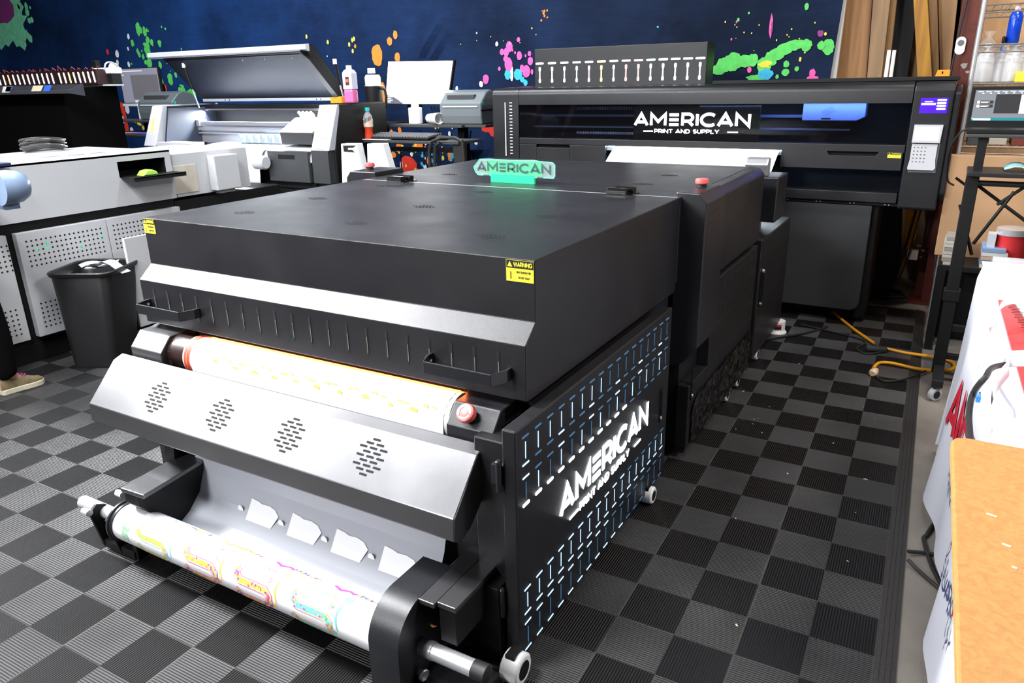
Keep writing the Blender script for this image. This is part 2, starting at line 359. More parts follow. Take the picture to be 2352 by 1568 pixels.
# pink group
for x, y, rx, ry in ((1170, 107, 7.5, 10), (1153, 119, 5, 6), (1163, 120, 6, 8), (1162, 135, 6, 6), (1168, 148, 9, 13), (1193, 128, 6, 8.5), (1216, 123, 4, 5), (1218, 140, 6, 8), (1207, 128, 2, 3), (1199, 157, 5, 7), (1209, 164, 8.5, 12), (1222, 165, 3, 5), (1147, 158, 3, 4), (1191, 91, 4, 4.5), (1116, 182, 7, 9), (1184, 194, 0, 0), (1124, 215, 2, 3), (1115, 228, 2, 2.5), (1177, 115, 2, 3), (1183, 121, 2, 3)): blob(x, y, rx, ry, PNK, 16, .07)
for x, y, rx, ry in ((1166, 171, 7, 10), (1190, 171, 10, 11), (1207, 190, 5, 6), (1200, 183, 5, 6)): blob(x, y, rx, ry, CYA, 16, .1)
blob(1175, 168, 4, 16, WHP, 10, .1)
for x, y, r in ((1141, 101, 3.5), (1105, 193, 4.5), (1087, 217, 4), (1098, 326, 4), (1095, 76, 1.5), (1050, 203, 3)): blob(x, y, r, r * 1.25, WHP, 10, .1)
blob(1050, 201, 3, 3, CYA, 9, .1); spray(1040, 60, 1240, 110, 8, .8, 1.6, YLW); spray(1240, 20, 1258, 50, 7, 1, 3, ORA)
# right green chain
for x, y, rx, ry in ((1662, 150, 18, 17), (1684, 142, 20, 20), (1712, 140, 18, 14), (1728, 138, 14, 14), (1650, 160, 16, 12), (1755, 150, 17, 18), (1770, 135, 16, 16), (1785, 124, 18, 14), (1802, 113, 20, 14), (1822, 104, 20, 12), (1838, 101, 14, 10), (1852, 104, 13, 14), (1886, 104, 9, 10), (1902, 108, 14, 18), (1806, 147, 7, 8), (1804, 166, 9, 8), (1785, 176, 4, 5), (1740, 178, 26, 6), (1853, 15, 5, 8), (1830, 158, 5, 6)): blob(x, y, rx, ry, GRN, 20, .1)
blob(1757, 170, 17, 14, CYA, 16, .25); blob(1757, 148, 14, 8, YLW, 14, .3)
for x, y, rx, ry, c in ((1865, 180, 14, 7, PNK), (1866, 168, 7, 10, PNK), (1721, 160, 5, 7, PNK), (1771, 60, 4, 26, PNK), (1884, 77, 7, 8, PUR), (1896, 78, 3, 4, YLW), (1838, 136, 3, 6, YLW), (1773, 64, 2, 14, PUR), (1511, 62, 2.5, 2, CYA), (1692, 50, 2, 3, PNK), (1720, 30, 2, 3, GRN), (1696, 45, 3, 4, GRN), (1680, 90, 2, 3, PNK)): blob(x, y, rx, ry, c, 14, .15)
spray(1640, 40, 1900, 130, 18, .8, 2, YLW)
bo = bd.build('printed_fabric_backdrop', [FAB] + PC, smooth=False)
tag(bo, 'navy blue fabric backdrop printed with coloured paint splatters', 'backdrop')
WALLM = mat('back wall boards', (.32, .19, .1), .7, noise=.3, nscale=4)
w = MB().box((-10.5, 4.45, -.1), (4.2, 4.55, 3.6)).build('wall_back', WALLM); w['kind'] = 'structure'
# ------------------------------------------------------------------ the black film dryer in the middle
D = thing('film_dryer', 'long black film dryer with louvred front cover and glowing lettered side door', 'dryer', (-.7, 1, 0))
XL = -1.401
lid = MB().yz([(0, .989), (0, .842), (-.0488, .8006), (-.0488, .662), (-.03, .659), (1.037, .659), (1.037, .989)], XL, 0)
lid_o = lid.build('front_cover', BLK, D, bevel=.0025)
# polished front chamfer strip follows the fold
SLOTE = mat('lighter slot edge', (.16, .14, .12), .5)  # paler brown grey sliver inside each dark slot
fy = -.0488
for i in range(20):
    x = at(353 + (1152 - 353) * i / 19, 680 + (820 - 680) * i / 19, 1, fy).x if False else XL + .062 + i * (1.401 - .062 - .075) / 19
    MB().m(0).plate((x, fy, .738), X_, Z_, .0085, .080).m(1).plate((x + .0015, fy - .0006, .728), X_, Z_, .0022, .046, .0003).build('vent_slot', [VOID, SLOTE], lid_o)
# pull handles
def handle(xa, xb):
    h = MB(); z0, z1 = .712, .742; yb, yf = fy - .0002, fy - .062
    t = .005
    h.box((xa + .02, yf, z0), (xb - .02, yf + t, z1))
    for x0, x1 in ((xa, xa + .02), (xb, xb - .02)):
        q = [(x0, yb), (x0, yb - .022), (x1, yf), (x1, yf + t * 1.3), (x0 + (x1 - x0) * .35, yb - .018), (x0 + (x1 - x0) * .35, yb)]
        h.xy(q if x0 < x1 else q[::-1], z0, z1)
    o = h.build('pull_handle', BLKS, lid_o, bevel=.001)
    s = MB()
    for x in (xa + .006, xb - .006): s.lathe((x, yb - .012, .727), (1 if x < (xa + xb) / 2 else -1, -.2, 0), [(0, .004), (.0035, .004), (.0045, .002)], 12)
    s.build('screw', STEEL, o, smooth=True)
handle(XL + .035, XL + .275); handle(-.268, -.038)
warning(lid_o, (XL + .028, -.0002, .964), X_, Z_, .054, .046)
warning(lid_o, (-.040, -.0002, .960), X_, Z_, .072, .050)
# rear cover
rc = MB().yz([(1.041, .989), (1.041, .69), (2.065, .69), (2.065, .989)], XL, 0)
rear = rc.build('rear_cover', BLK, D, bevel=.0025)
# groups of little vents on top
def topvent(x, y, par):
    v = MB()
    for a in range(-3, 4):
        for b in range(-2, 3):
            if abs(a) * .8 + abs(b) > 3: continue
            v.plate((x + a * .013 + (b % 2) * .0065, y + b * .011, .9892), X_, Y_, .009, .0032, .0005)
    v.build('top_vents', VOID, par)
for x in (-1.17, -.70, -.24):
    for y in (.2, .53, .9): topvent(x, y, lid_o)
for x, y in ((-1.14, 1.32), (-.24, 1.62), (-.24, 1.32), (-1.14, 1.62)): topvent(x, y, rear)
sm = MB().box((XL + .02, 1.0365, .9885), (-.01, 1.0412, .9893)).build('seam_trim', STEEL, rear)
# latches that couple the two covers
for lx in (-1.195, -.215):
    l = MB(); l.box((lx - .048, 1.0, .989), (lx + .048, 1.09, .992))
    l.yz([(1.005, .992), (1.005, .012 + .992), (1.014, 1.012), (1.03, 1.012), (1.036, .992)], lx - .042, lx + .03)
    l.yz([(1.05, .992), (1.05, 1.008), (1.062, 1.013), (1.078, 1.01), (1.078, .992)], lx - .028, lx + .042)
    for k in (-.01, .025): l.lathe((lx + k, 1.03, 1.003), (0, 1, 0), [(0, .005), (.028, .005)], 10)
    l.build('cover_latch', mat('gloss black metal', (.008, .008, .008), .12), D, bevel=.001)
# cabinet under the cover
cb = MB(); cb.box((XL + .02, .02, .05), (-.02, 1.03, .655)); cb.box((-.192, -.09, .05), (-.02, .02, .60)); cb.box((-.085, -.150, .05), (.006, .9, .60))
cb.box((-1.385, -.10, .05), (-1.235, .1, .60))
cb.box((-.075, 1.08, .05), (.02, 2.08, .66)); cb.box((XL + .02, 1.06, .05), (-.06, 2.07, .66))
cb.build('cabinet', BLK, D, bevel=.003)
# side door with logo
xd = .045
dr = MB().box((.008, -.18, .035), (xd, .875, .652)).build('side_door', BLK, D, bevel=.004)
def dp(px, py, x=xd): return at(px, py, 0, x)
a = dp(1285, 1186); b = dp(1487, 985); lg = MB(); zz = (a.z + dp(1485, 988).z) / 2 + .005
top = dp(1487, 919).z
wd = b.y - a.y
logo(lg, (xd, a.y, zz), Y_, Z_, wd, top - zz)
lg.build('lit_lettering', [LED], dr)
vs_ = MB()
cols = 17; y0 = dp(1208, 1100).y; y1 = dp(1528, 830).y
def z_at(px, py): return dp(px, py).z
bands = [(z_at(1208, 1000), z_at(1205, 1055), z_at(1210, 1062)), (z_at(1210, 1092), z_at(1213, 1145), z_at(1213, 1152)),
         (z_at(1215, 1345), z_at(1217, 1385), z_at(1217, 1397)), (z_at(1217, 1420), z_at(1218, 1465), z_at(1218, 1478))]
for bi, (za, zb, zc) in enumerate(bands):
    for i in range(cols):
        y = y0 + (y1 - y0) * i / (cols - 1); hot = 1 - abs(i - 6.5) / 10
        for k, (z, w_, h_) in enumerate(((za, .032, .005), ((za + zc) / 2, .0035, abs(za - zc) * .62), (zc, .032, .005))):
            if bi == 0: c = (2, 1 if i < 8 else 2, 2 if i % 3 else 1)[k]
            elif bi == 1: c = (2 if i % 3 else 1, 1 if i % 2 else 2, 0 if i < 11 else 2)[k]
            elif bi == 2: c = (1 if i < 11 else 2, 1, 1)[k]
            else: c = (1 if i < 9 else 2, 2, 1 if i < 11 else 2)[k]
            if bi == 1 and k == 2 and i < 11: h_ = .0085
            if k == 0: vs_ = MB()
            vs_.m(c).plate((xd, y, z), Y_, Z_, w_, h_)
            if k == 2: vs_.build('lit_slot', [LED, LEDM, LEDD], dr)
hd = MB(); y = dp(1520, 870).y; z = dp(1520, 925).z; hd.plate((xd, y, z), Y_, Z_, .022, .13, .003).m(1).plate((xd + .003, y, z + .01), Y_, Z_, .011, .09, .006); hd.m(2).lathe((xd + .003, y, z - .05), (1, 0, 0), [(0, .006), (.004, .005)], 12)
hd.build('door_handle', [MBLK, BLKS, STEEL], dr)
for z in (.50, .16):
    hg = MB(); hg.lathe((.004, -.188, z), (0, 0, 1), [(0, .0075), (.075, .0075), (.078, .005)], 14); hg.box((-.02, -.183, z + .012), (.008, -.166, z + .06)); hg.build('hinge', BLKS, dr, smooth=True)
# front roller housings
prof = [(-.04, .642), (-.08, .642), (-.121, .597), (-.121, .545), (-.02, .50), (.015, .50), (.015, .655)]
hr = MB().yz(prof, -.182, -.05).build('roller_housing', BLKS, D, bevel=.003)
hl = MB().yz(prof, XL, -1.252).build('roller_housing', HOODM, D, bevel=.003)
n_ = Vector((0, -.045, .041)).normalized(); c0 = Vector((-.125, -.100, .62))
def estop(c, n, par, face=True):
    k = MB(); k.m(0).lathe(c, n, [(0, .017), (.014, .017), (.016, .015)], 24)
    k.m(1).lathe(c + n * .012, n, [(0, .015), (.001, .021), (.004, .0235), (.014, .0235), (.018, .022), (.0195, .018), (.0195, .001)], 30)
    if face:
        u = n.orthogonal().normalized(); w = n.cross(u); o = c + n * .0325
        k.m(2); ring = []
        for q in range(24):
            a, b = 2 * PI * q / 24, 2 * PI * (q + 1) / 24
            if q % 8 == 7: continue
            k.add([o + (u * math.cos(t) + w * math.sin(t)) * r for t, r in ((a, .0135), (b, .0135), (b, .0175), (a, .0175))], [(0, 1, 2, 3)])
        k.lathe(c + n * .0312, n, [(0, .005), (.0006, .005)], 16)
    k.build('emergency_stop', [RUB, REDL, WPL], par, smooth=True)
estop(c0, n_, hr)
# conveyor belt on its roller
def cyl_yz(mb, cy, cz, r, x0, x1, a0=0, a1=360, n=40):
    pr = [(cy + r * math.cos(math.radians(a0 + (a1 - a0) * i / n)), cz + r * math.sin(math.radians(a0 + (a1 - a0) * i / n))) for i in range(n)]
    return mb.yz(pr, x0, x1)
by, bz, br = -.045, .583, .062
cyl_yz(MB(), by, bz, br - .006, -1.252, -.182).build('conveyor_roller', mat('dark red brown rubber', (.02, .009, .008), .35), D, smooth=True)
be = MB().m(0); cyl_yz(be, by, bz, br, -1.137, -.186)
be.m(1); cyl_yz(be, by, bz, br + .0006, -1.163, -1.137); be.m(2); cyl_yz(be, by, bz, br - .002, -1.172, -1.163)
be.m(3)
for k in range(40):
    a = math.radians(60 + k * 4); cyl = br + .0013; c = Vector((-1.150, by + cyl * math.cos(a), bz + cyl * math.sin(a))); tn = Vector((0, -math.sin(a), math.cos(a)))
    be.plate(c, X_, tn, .0012, .003, .0003, False)
be.build('conveyor_belt', [mat('warm white belt', (.88, .80, .74), .5), mat('red belt edge', (.65, .05, .03), .55), LGRY, YEL], D, smooth=True)
# heat lamp glow under the cover (the dryer's own heater)
MB().box((-1.12, -.026, .6515), (-.19, -.019, .6575)).build('heater_tube', mat('glowing heater', (1, .3, .1), .5, emit=(1, .2, .04), es=26), D)
# hood in front
hp = [(-.128, .572), (-.162, .560), (-.267, .448), (-.270, .392), (-.245, .373), (-.20, .39), (-.128, .45)]
hood = MB().yz(hp, -1.44, -.068).build('front_hood', HOODM, D, bevel=.003)
vn = MB(); u = X_; v = Vector((0, .105, .112)).normalized(); nrm = u.cross(v); ln = math.hypot(.117, .1125)
o0 = Vector((0, -.267, .448))
rows = [(0, 1), (-1, 2), (-2, 3)]
pat = []
for r in range(-6, 7):
    k = 3 - abs(r) // 3 if abs(r) < 6 else 1
    pat.append(k)
for px, py in ((362, 912), (505, 953), (665, 999), (850, 1049)):
    c = at(px, py, 1, -.21)
    vn = MB()
    d = (c - CAM); t = (o0 - CAM).dot(nrm) / d.dot(nrm); c = CAM + d * t
    for r in range(9):
        for q in ((0,) if r in (0, 8) else (-2, 0, 2) if r % 2 == 0 else (-1, 1)):
            vn.plate(c + u * (q * .0158) + v * ((4 - r) * .0112), u, v, .0235, .0058, .0006)
    vn.build('hood_vent', VOID, hood)
cap = MB(); cyl_yz(cap, -.215, .39, .052, -.093, -.089, 150, 390, 24)
# take-up brackets
tb = MB(); tb.xy([(-1.205, -.356), (-1.105, -.350), (-1.135, -.10), (-1.235, -.10)], .248, .262); tb.m(1).yz([(-.10, .248), (-.35, .248), (-.352, .215), (-.30, .15), (-.22, .07), (-.16, .04), (-.10, .05)], -1.200, -1.130)
tb.m(1).yz([(-.10, .42), (-.135, .40), (-.16, .30), (-.17, .2), (-.16, .1), (-.10, .05)], -1.262, -1.215)
tb.build('take_up_bracket', [HOODM, MBLK], D, bevel=.002)
tr = MB(); tr.box((-.137, -.335, .248), (-.087, -.10, .261)).box((-.085, -.325, .248), (-.035, -.14, .262)); tr.m(1).box((-.083, -.322, .155), (-.037, -.15, .248)); tr.box((-.135, -.30, .06), (-.037, -.12, .248)) if False else None
tr.box((-.12, -.20, .04), (.0, -.10, .24))
tr.build('take_up_bracket', [HOODM, MBLK], D, bevel=.002)
ry_, rz_ = -.335, .127
mh = MB(); pr = [(-.20, .2615), (-.322, .262)] + [(-.322 - .098 * math.sin(math.radians(q)), .164 + .098 * math.cos(math.radians(q))) for q in range(7, 91, 7)] + [(-.42, .0), (-.25, .0), (-.25, .1), (-.20, .16)]
mh.yz(pr, -.215, -.13)
mh.box((-.20, -.40, .0), (.03, -.25, .05))
mh.build('take_up_motor_housing', BLKS, D, smooth=True)
bt = MB().lathe((-.13, -.350, .065), (1, -.25, 0), [(0, .008), (.012, .008), (.012, .014), (.018, .015), (.020, .012), (.018, .008)], 20); bt.build('clamp_screw', STEEL, D, smooth=True)
bt = MB().lathe((-.03, -.1505, .17), (0, -1, 0), [(0, .007), (.004, .006), (.006, .003)], 16); bt.build('cap_screw', STEEL, D, smooth=True)
# left roller support
ls = MB(); q = [(-.385, .145), (-.36, .165), (-.33, .15), (-.30, .05), (-.31, .012), (-.36, .012)]
ls.yz(q, -1.36, -1.348); ls.box((-1.36, -.36, .012), (-1.20, -.305, .04)); ls.yz(q, -1.275, -1.265); ls.box((-1.21, -.355, .012), (-1.19, -.15, .06))
lo = ls.build('roller_support', MBLK, D, bevel=.002)
for yy, z in ((-.387, .150), (-.275, .155)): MB().lathe((-1.375, yy, z), (1, 0, 0), [(0, .011), (.03, .011)], 16).build('support_bearing', STEEL, lo, smooth=True)
# castors
def castor(x, y, r=.03, wide=.045):
    k = MB(); k.m(0).lathe((x - wide / 2, y, r), (1, 0, 0), [(0, r * .8), (.004, r), (wide - .004, r), (wide, r * .86)], 26)
    k.m(1).lathe((x + wide / 2 - .001, y, r), (1, 0, 0), [(0, r * .62), (.002, r * .6)], 20); k.box((x - wide * .3, y - .02, r), (x + wide * .2, y + .02, r * 2 + .004))
    return k.build('castor', [WPL, MBLK], D, smooth=True)
castor(.045, -.205, .04, .05)
for y in (.71, 1.68, 1.87, 2.27): castor(.045, y, .03, .045)
castor(-1.2, .3); castor(-1.2, 1.9)
# control console on the right
cs = MB(); pr = [(-.018, 1.005), (.062, 1.003), (.088, .972), (.088, .455), (.035, .39), (-.015, .37), (-.015, .60), (-.018, .98)]
cs.xz(pr, 1.05, 1.30)
con = cs.build('control_console', BLKS, D, bevel=.004)
cs = MB(); cs.xz([(.0, .989), (.04, .985), (.062, .96), (.062, .66), (.0, .66)], 1.30, 2.06); cs.build('side_cover', BLKS, D, bevel=.004)
estop(Vector((.02, 1.215, 1.002)), Z_, con, False)
li = MB()
for z in (.93, .895): li.box((.0885, 1.08, z), (.0892, 1.20, z + .0012))
li.build('panel_gap', VOID, con)
# rear doors
xr = .066
rd = MB().box((.02, 1.30, .30), (xr, 2.04, .64)).box((.02, 1.06, .05), (xr, 2.04, .30)).build('rear_side_door', BLK, D, bevel=.003)
vs2 = MB()
for bi, (za, zc) in enumerate(((.60, .535), (.515, .45))):
    for i in range(13):
        y = 1.36 + i * .052
        vs2 = MB(); vs2.plate((xr, y, za), Y_, Z_, .026, .004); vs2.plate((xr, y, (za + zc) / 2), Y_, Z_, .004, .042); vs2.plate((xr, y, zc), Y_, Z_, .026, .004); vs2.build('vent_slot', VOID, rd)
# crinkled black film taped over the lower vents
cr = MB(); n1, n2 = 44, 10; vs = []; fs = []
for j in range(n2 + 1):
    for i in range(n1 + 1): vs.append((xr + .003 + random.uniform(0, .007), 1.10 + .93 * i / n1 + random.uniform(-.006, .006), .045 + .19 * j / n2 * (1 if i > 2 else .9) + random.uniform(-.006, .006)))
for j in range(n2):
    for i in range(n1): k = j * (n1 + 1) + i; fs += [(k, k + 1, k + n1 + 2), (k, k + n1 + 2, k + n1 + 1)]
cr.add(vs, fs).build('black_film_cover', mat('shiny black film', (.006, .006, .006), .12), rd)
hd = MB(); hd.plate((xr, 1.09, .30), Y_, Z_, .02, .13, .004).m(1).lathe((xr + .004, 1.09, .255), X_, [(0, .006), (.003, .005)], 12); hd.build('door_handle', [MBLK, STEEL], rd)
fd = MB().box((-.06, 2.09, .06), (.075, 2.78, .655)).build('powder_feeder_door', BLK, D, bevel=.006)
hd = MB(); hd.plate((.075, 2.13, .42), Y_, Z_, .03, .19, .004).m(1).plate((.079, 2.13, .42), Y_, Z_, .014, .15, .012); hd.m(2).lathe((.079, 2.13, .50), X_, [(0, .009), (.01, .008)], 12).lathe((.079, 2.13, .34), X_, [(0, .009), (.01, .008)], 12)
hd.build('door_handle', [MBLK, BLKS, STEEL], fd)
MB().box((XL + .1, 2.09, .06), (-.062, 2.76, .64)).build('feeder_cabinet', BLK, D, bevel=.005)
pf = MB(); pf.box((-.11, 2.19, .72), (.1, 2.42, .93)); pf.m(1).box((-.05, 2.2, .64), (.02, 2.3, .72)); pf.m(1).box((.0, 2.14, .66), (.03, 2.2, .685))
pf.build('feeder_motor_box', [BLKS, LGRY], D, bevel=.006)
MB().box((XL + .15, 2.12, .70), (-.115, 2.40, .93)).build('powder_hopper', BLK, D, bevel=.006)
gd = MB(); pr = [(2.19 + .05 * math.cos(math.radians(a)) + .05, .96 + .05 * math.sin(math.radians(a))) for a in range(180, -1, -20)]
gd.yz([(y, z - .005) for y, z in pr] + [(2.26, .945), (2.22, .945)], -.10, .05); 
gd = MB().yz([(2.22, .93), (2.19, .985), (2.21, 1.01), (2.26, 1.015), (2.26, .93)], -.06, .045); gd.build('film_guide', ALU, D, bevel=.006)
lf = MB().yz([(1.10, .985), (1.10, 1.005), (1.15, 1.025), (1.32, 1.022), (1.34, .985)], XL - .18, XL - .005)
lf = MB().xz([(XL - .17, .95), (XL - .17, .978), (XL - .145, 1.008), (XL - .003, 1.008), (XL - .003, .95)], 1.13, 1.33).build('left_console', BLKS, D, bevel=.003)
estop(Vector((-1.50, 1.21, 1.007)), Z_, lf, False)
MB().box((XL - .17, 1.14, .5), (XL - .003, 1.32, .95)).build('left_console_body', BLK, D)
# green lit acrylic sign
A = thing('acrylic_sign', 'green edge-lit clear acrylic name sign standing on the dryer cover', 'sign', (-.68, 1.165, .989))
sy, sx0, sx1 = 1.165, -.93, -.44
s0 = at(1090, 405, 1, sy); s1 = at(1275, 425, 1, sy); tp = at(1180, 368, 1, sy).z
x0, x1 = s0.x, s1.x; zb = at(1180, 405, 1, sy).z
GA = mat('green lit acrylic', (.1, .9, .5), .15, alpha=.45, emit=(.0, .8, .35), es=.55); GE = mat('glowing green edge', (.1, 1, .6), .3, emit=(.03, 1, .5), es=1.1)
zt = tp; w_ = x1 - x0; pr = [(x0 + .02, zb), (x1 - .005, zb), (x1, zb + .008), (x1, zt - .012), (x1 - .01, zt - .003), (x1 - .06, zt - .001), (x1 - .09, zt + .003), (x1 - .2, zt), (x1 - .3, zt + .002), (x0 + .09, zt + .002), (x0 + .03, zt), (x0 + .012, zt - .02), (x0, zb + .032), (x0 + .008, zb + .012)]
MB().xz(pr, sy - .004, sy + .004).build('clear_plate', mat('clear acrylic', (.6, .8, .75), .08, alpha=.22), A)
e = MB(); e.tube([(x, sy - .004, z) for x, z in pr + pr[:1]], .0013, 6, False); e.build('lit_edge', GE, A)
ba = x0 + w_ * .22, x0 + w_ * .76
MB().box((ba[0], sy - .006, .9895), (ba[1], sy + .006, zb + .006)).build('lit_base', mat('glowing green base', (.02, .45, .2), .3, emit=(.0, .55, .2), es=.45), A)
MB().box((ba[0] - .02, sy - .0042, zb + .006), (ba[1] + .03, sy + .0042, zt - .004)).build('glow_core', mat('soft green acrylic', (.02, .45, .2), .3, alpha=.4, emit=(.0, .6, .22), es=.4), A)
lt = MB(); hh = (zt - zb) * .62; logo(lt, (x0 + .015, sy - .0045, zt - .01 - hh), X_, Z_, w_ - .03, hh, .0008, 1, 0)
lt.build('lettering', [mat('dark engraved letters', (.02, .07, .06), .5), GE], A)
# ------------------------------------------------------------------ printed film roll
Rr = thing('printed_film_roll', 'roll of white film printed with bright letters on a silver shaft at the dryer front', 'film roll', (-.7, ry_, rz_))
rr = .056; xa, xb = -1.235, -.215
sh = MB().lathe((-1.475, ry_, rz_), X_, [(0, .017), (.006, .021), (.245, .021), (.246, .019), (1.36, .019), (1.365, .0215), (1.38, .0215), (1.382, .02), (1.49, .02)], 28).build('shaft', STEEL, Rr, smooth=True)
MB().lathe((.0155, ry_, rz_), X_, [(0, .0215), (.035, .0215), (.037, .018)], 24).build('shaft_end_cap', RUB, Rr, smooth=True)
for x in (xa - .018, xb - .006): MB().lathe((x, ry_, rz_), X_, [(0, .045), (.002, rr + .008), (.010, rr + .009), (.012, rr + .004), (.022, rr + .004), (.024, rr - .006)], 40).build('core_flange', BLKS, Rr, smooth=True)
fm = MB().m(0).lathe((xa, ry_, rz_), X_, [(0, rr), (xb - xa, rr)], 64)
# hanging film between belt and roll
path = [(by + .0636 * math.cos(math.radians(a)), bz + .0636 * math.sin(math.radians(a))) for a in (70, 95, 115, 135, 155, 170, 182)] + [(-.111, .52), (-.112, .38), (-.115, .30), (-.128, .23), (-.155, .165), (-.20, .12), (-.25, .092), (-.30, .078), (ry_, rz_ - rr + .0005)]
sm_ = []
for i in range(len(path) - 1):
    for t in (0, .33, .66): sm_.append((path[i][0] * (1 - t) + path[i + 1][0] * t, path[i][1] * (1 - t) + path[i + 1][1] * t))
sm_.append(path[-1])
xl_, xr_ = -1.125, -.200
vs = []; 
for (y, z) in sm_:
    vs += [(xl_ - min(.045, max(0, .56 - z) * .2), y, z), (xr_ - max(0, .30 - z) * .06, y, z)]
for i in range(len(sm_) - 1): fm.m(0 if i < 19 else 10).add(vs[2 * i:2 * i + 4], [(0, 1, 3, 2)])
R4 = random.Random(21)
for k in range(30):
    x = -1.02 + .027 * k + R4.uniform(0, .01); a = math.radians(165 - 8 * R4.random() - (12 if k % 3 else 0)); r = .0645
    fm.m(4); w_, h_ = R4.uniform(.006, .014), R4.uniform(.004, .009)
    fm.add([(x - w_, by + r * math.cos(a), bz + r * math.sin(a)), (x + w_, by + r * math.cos(a), bz + r * math.sin(a)), (x + w_ * .7, by + r * math.cos(a - h_ / r), bz + r * math.sin(a - h_ / r)), (x - w_ * .8, by + r * math.cos(a - h_ / r), bz + r * math.sin(a - h_ / r))], [(0, 1, 2, 3)])
def cylp(x, ang, lift=.0006):
    r = rr + lift; return Vector((x, ry_ + r * math.cos(ang), rz_ + r * math.sin(ang)))
PRN = ['print teal', 'print coral', 'print magenta', 'print gold', 'print leaf', 'print violet', 'print sky']
PCO = [(.15, .6, .55), (.85, .28, .16), (.75, .08, .3), (.9, .55, .08), (.12, .45, .12), (.16, .1, .5), (.3, .6, .8)]
fmats = [PAPER] + [mat(n, c, .35) for n, c in zip(PRN, PCO)] + [mat('print dark outline', (.1, .12, .3), .35), mat('white ink print', (.95, .95, .95), .35), mat('clear backed film', (.42, .435, .48), .35)]
def cpoly(col, pts, lift=.0007, dens=1):
    """pts: (x, arc length along the roll surface from the top, towards the front) drawn on the roll"""
    fm.m(col); n = len(pts); fm.add([cylp(x, PI / 2 + s / rr, lift) for x, s in pts], [tuple(range(n))])
def cribbon(col, pts, w, lift=.0009):
    for (xa_, sa), (xb_, sb) in zip(pts, pts[1:]):
        d = Vector((xb_ - xa_, sb - sa)); L_ = d.length
        if L_ < 1e-5: continue
        n = Vector((-d.y, d.x)) / L_ * w / 2; e = d / L_ * w * .2
        k = max(1, int(L_ / .006))
        for i in range(k):
            p = Vector((xa_, sa)) - e + (d + 2 * e) * (i / k); q = Vector((xa_, sa)) - e + (d + 2 * e) * ((i + 1) / k)
            ms_ = max(1, int(w / .005))
            for j in range(ms_):
                a_, b_ = -1 + 2 * j / ms_, -1 + 2 * (j + 1) / ms_
                cpoly(col, [tuple(p + n * a_), tuple(q + n * a_), tuple(q + n * b_), tuple(p + n * b_)], lift)
rg = random.Random(11)
def varsity_s(cx, cs, sc, pal, out):
    """big blocky S lying along the roll, filled with small flower shapes"""
    base = [(-.5, .42), (-.38, .5), (.30, .5), (.5, .34), (.5, -.02), (.38, -.1), (-.2, -.1), (-.2, -.3), (.2, -.3), (.2, -.24)]
    P1 = [(cx + a * sc, cs + b * sc * .70) for a, b in [(.42, -.34), (.32, -.5), (-.32, -.5), (-.46, -.36), (-.46, -.12), (-.34, 0), (.34, 0), (.46, .12), (.46, .36), (.32, .5), (-.32, .5), (-.44, .34)]]
    P2 = P1
    cribbon(out, P2, sc * .175, .0008); cribbon(0, P2, sc * .145, .0010); cribbon(pal[0], P2, sc * .11, .0012)
    for (xa_, sa), (xb_, sb) in zip(P1, P1[1:]):
        for _ in range(9):
            t = rg.random(); x = xa_ + (xb_ - xa_) * t + rg.uniform(-.05, .05) * sc; s = sa + (sb - sa) * t + rg.uniform(-.05, .05) * sc; r = rg.uniform(.015, .03) * sc
            cpoly(rg.choice(pal[1:]), [(x + r * rg.uniform(.7, 1.3) * math.cos(q * PI / 3.5), s + r * math.sin(q * PI / 3.5)) for q in range(7)], .0013 + rg.random() * .0004)
for k, x in enumerate((-1.05, -.84, -.635, -.43, -.28)):
    pal = [[4, 4, 7, 2, 1], [4, 2, 3, 7, 6], [4, 3, 6, 2, 6], [1, 3, 5, 2, 4], [1, 3, 5, 2, 4]][k]
    if k < 4:
        varsity_s(x, .066, .135, pal, [7, 3, 3, 2][k])
        for j in range(3): cribbon([7, 4, 4, 1][k], [(x + .085 + .008 * j, .0), (x + .078, .04 + .01 * j), (x + .09, .09)], .0022)
        cpoly([7, 2, 4, 1][k], [(x + .07 + .018 * math.cos(q * PI / 5), .098 + .007 * math.sin(q * PI / 5)) for q in range(10)])
        for j in range(16): cpoly(rg.choice(pal[1:]), [(x - .05 + .008 * j + .004 * math.cos(q), .126 + .008 * math.sin(q)) for q in (0, 1, 2, 3, 4, 5)])
    # upper row seen at the top of the roll
    cribbon(pal[1] if k else 7, [(x + .02, -.022), (x + .045, -.012), (x + .07, -.022), (x + .085, -.016)], .009)
    for j in range(14): cpoly(rg.choice([2, 2, 4, 8, pal[2]]), [(x + .09 + .0065 * j + .005 * math.cos(q), -.020 + rg.uniform(-.006, .006) + .005 * math.sin(q)) for q in (0, 1, 2, 3, 4, 5)])
for j in range(46):
    cribbon(rg.choice([1, 1, 2, 4]), [(-1.19 + rg.uniform(0, .035), .05 + .0011 * j), (-1.185 + rg.uniform(0, .035), .052 + .0011 * j + rg.uniform(0, .006))], .003)
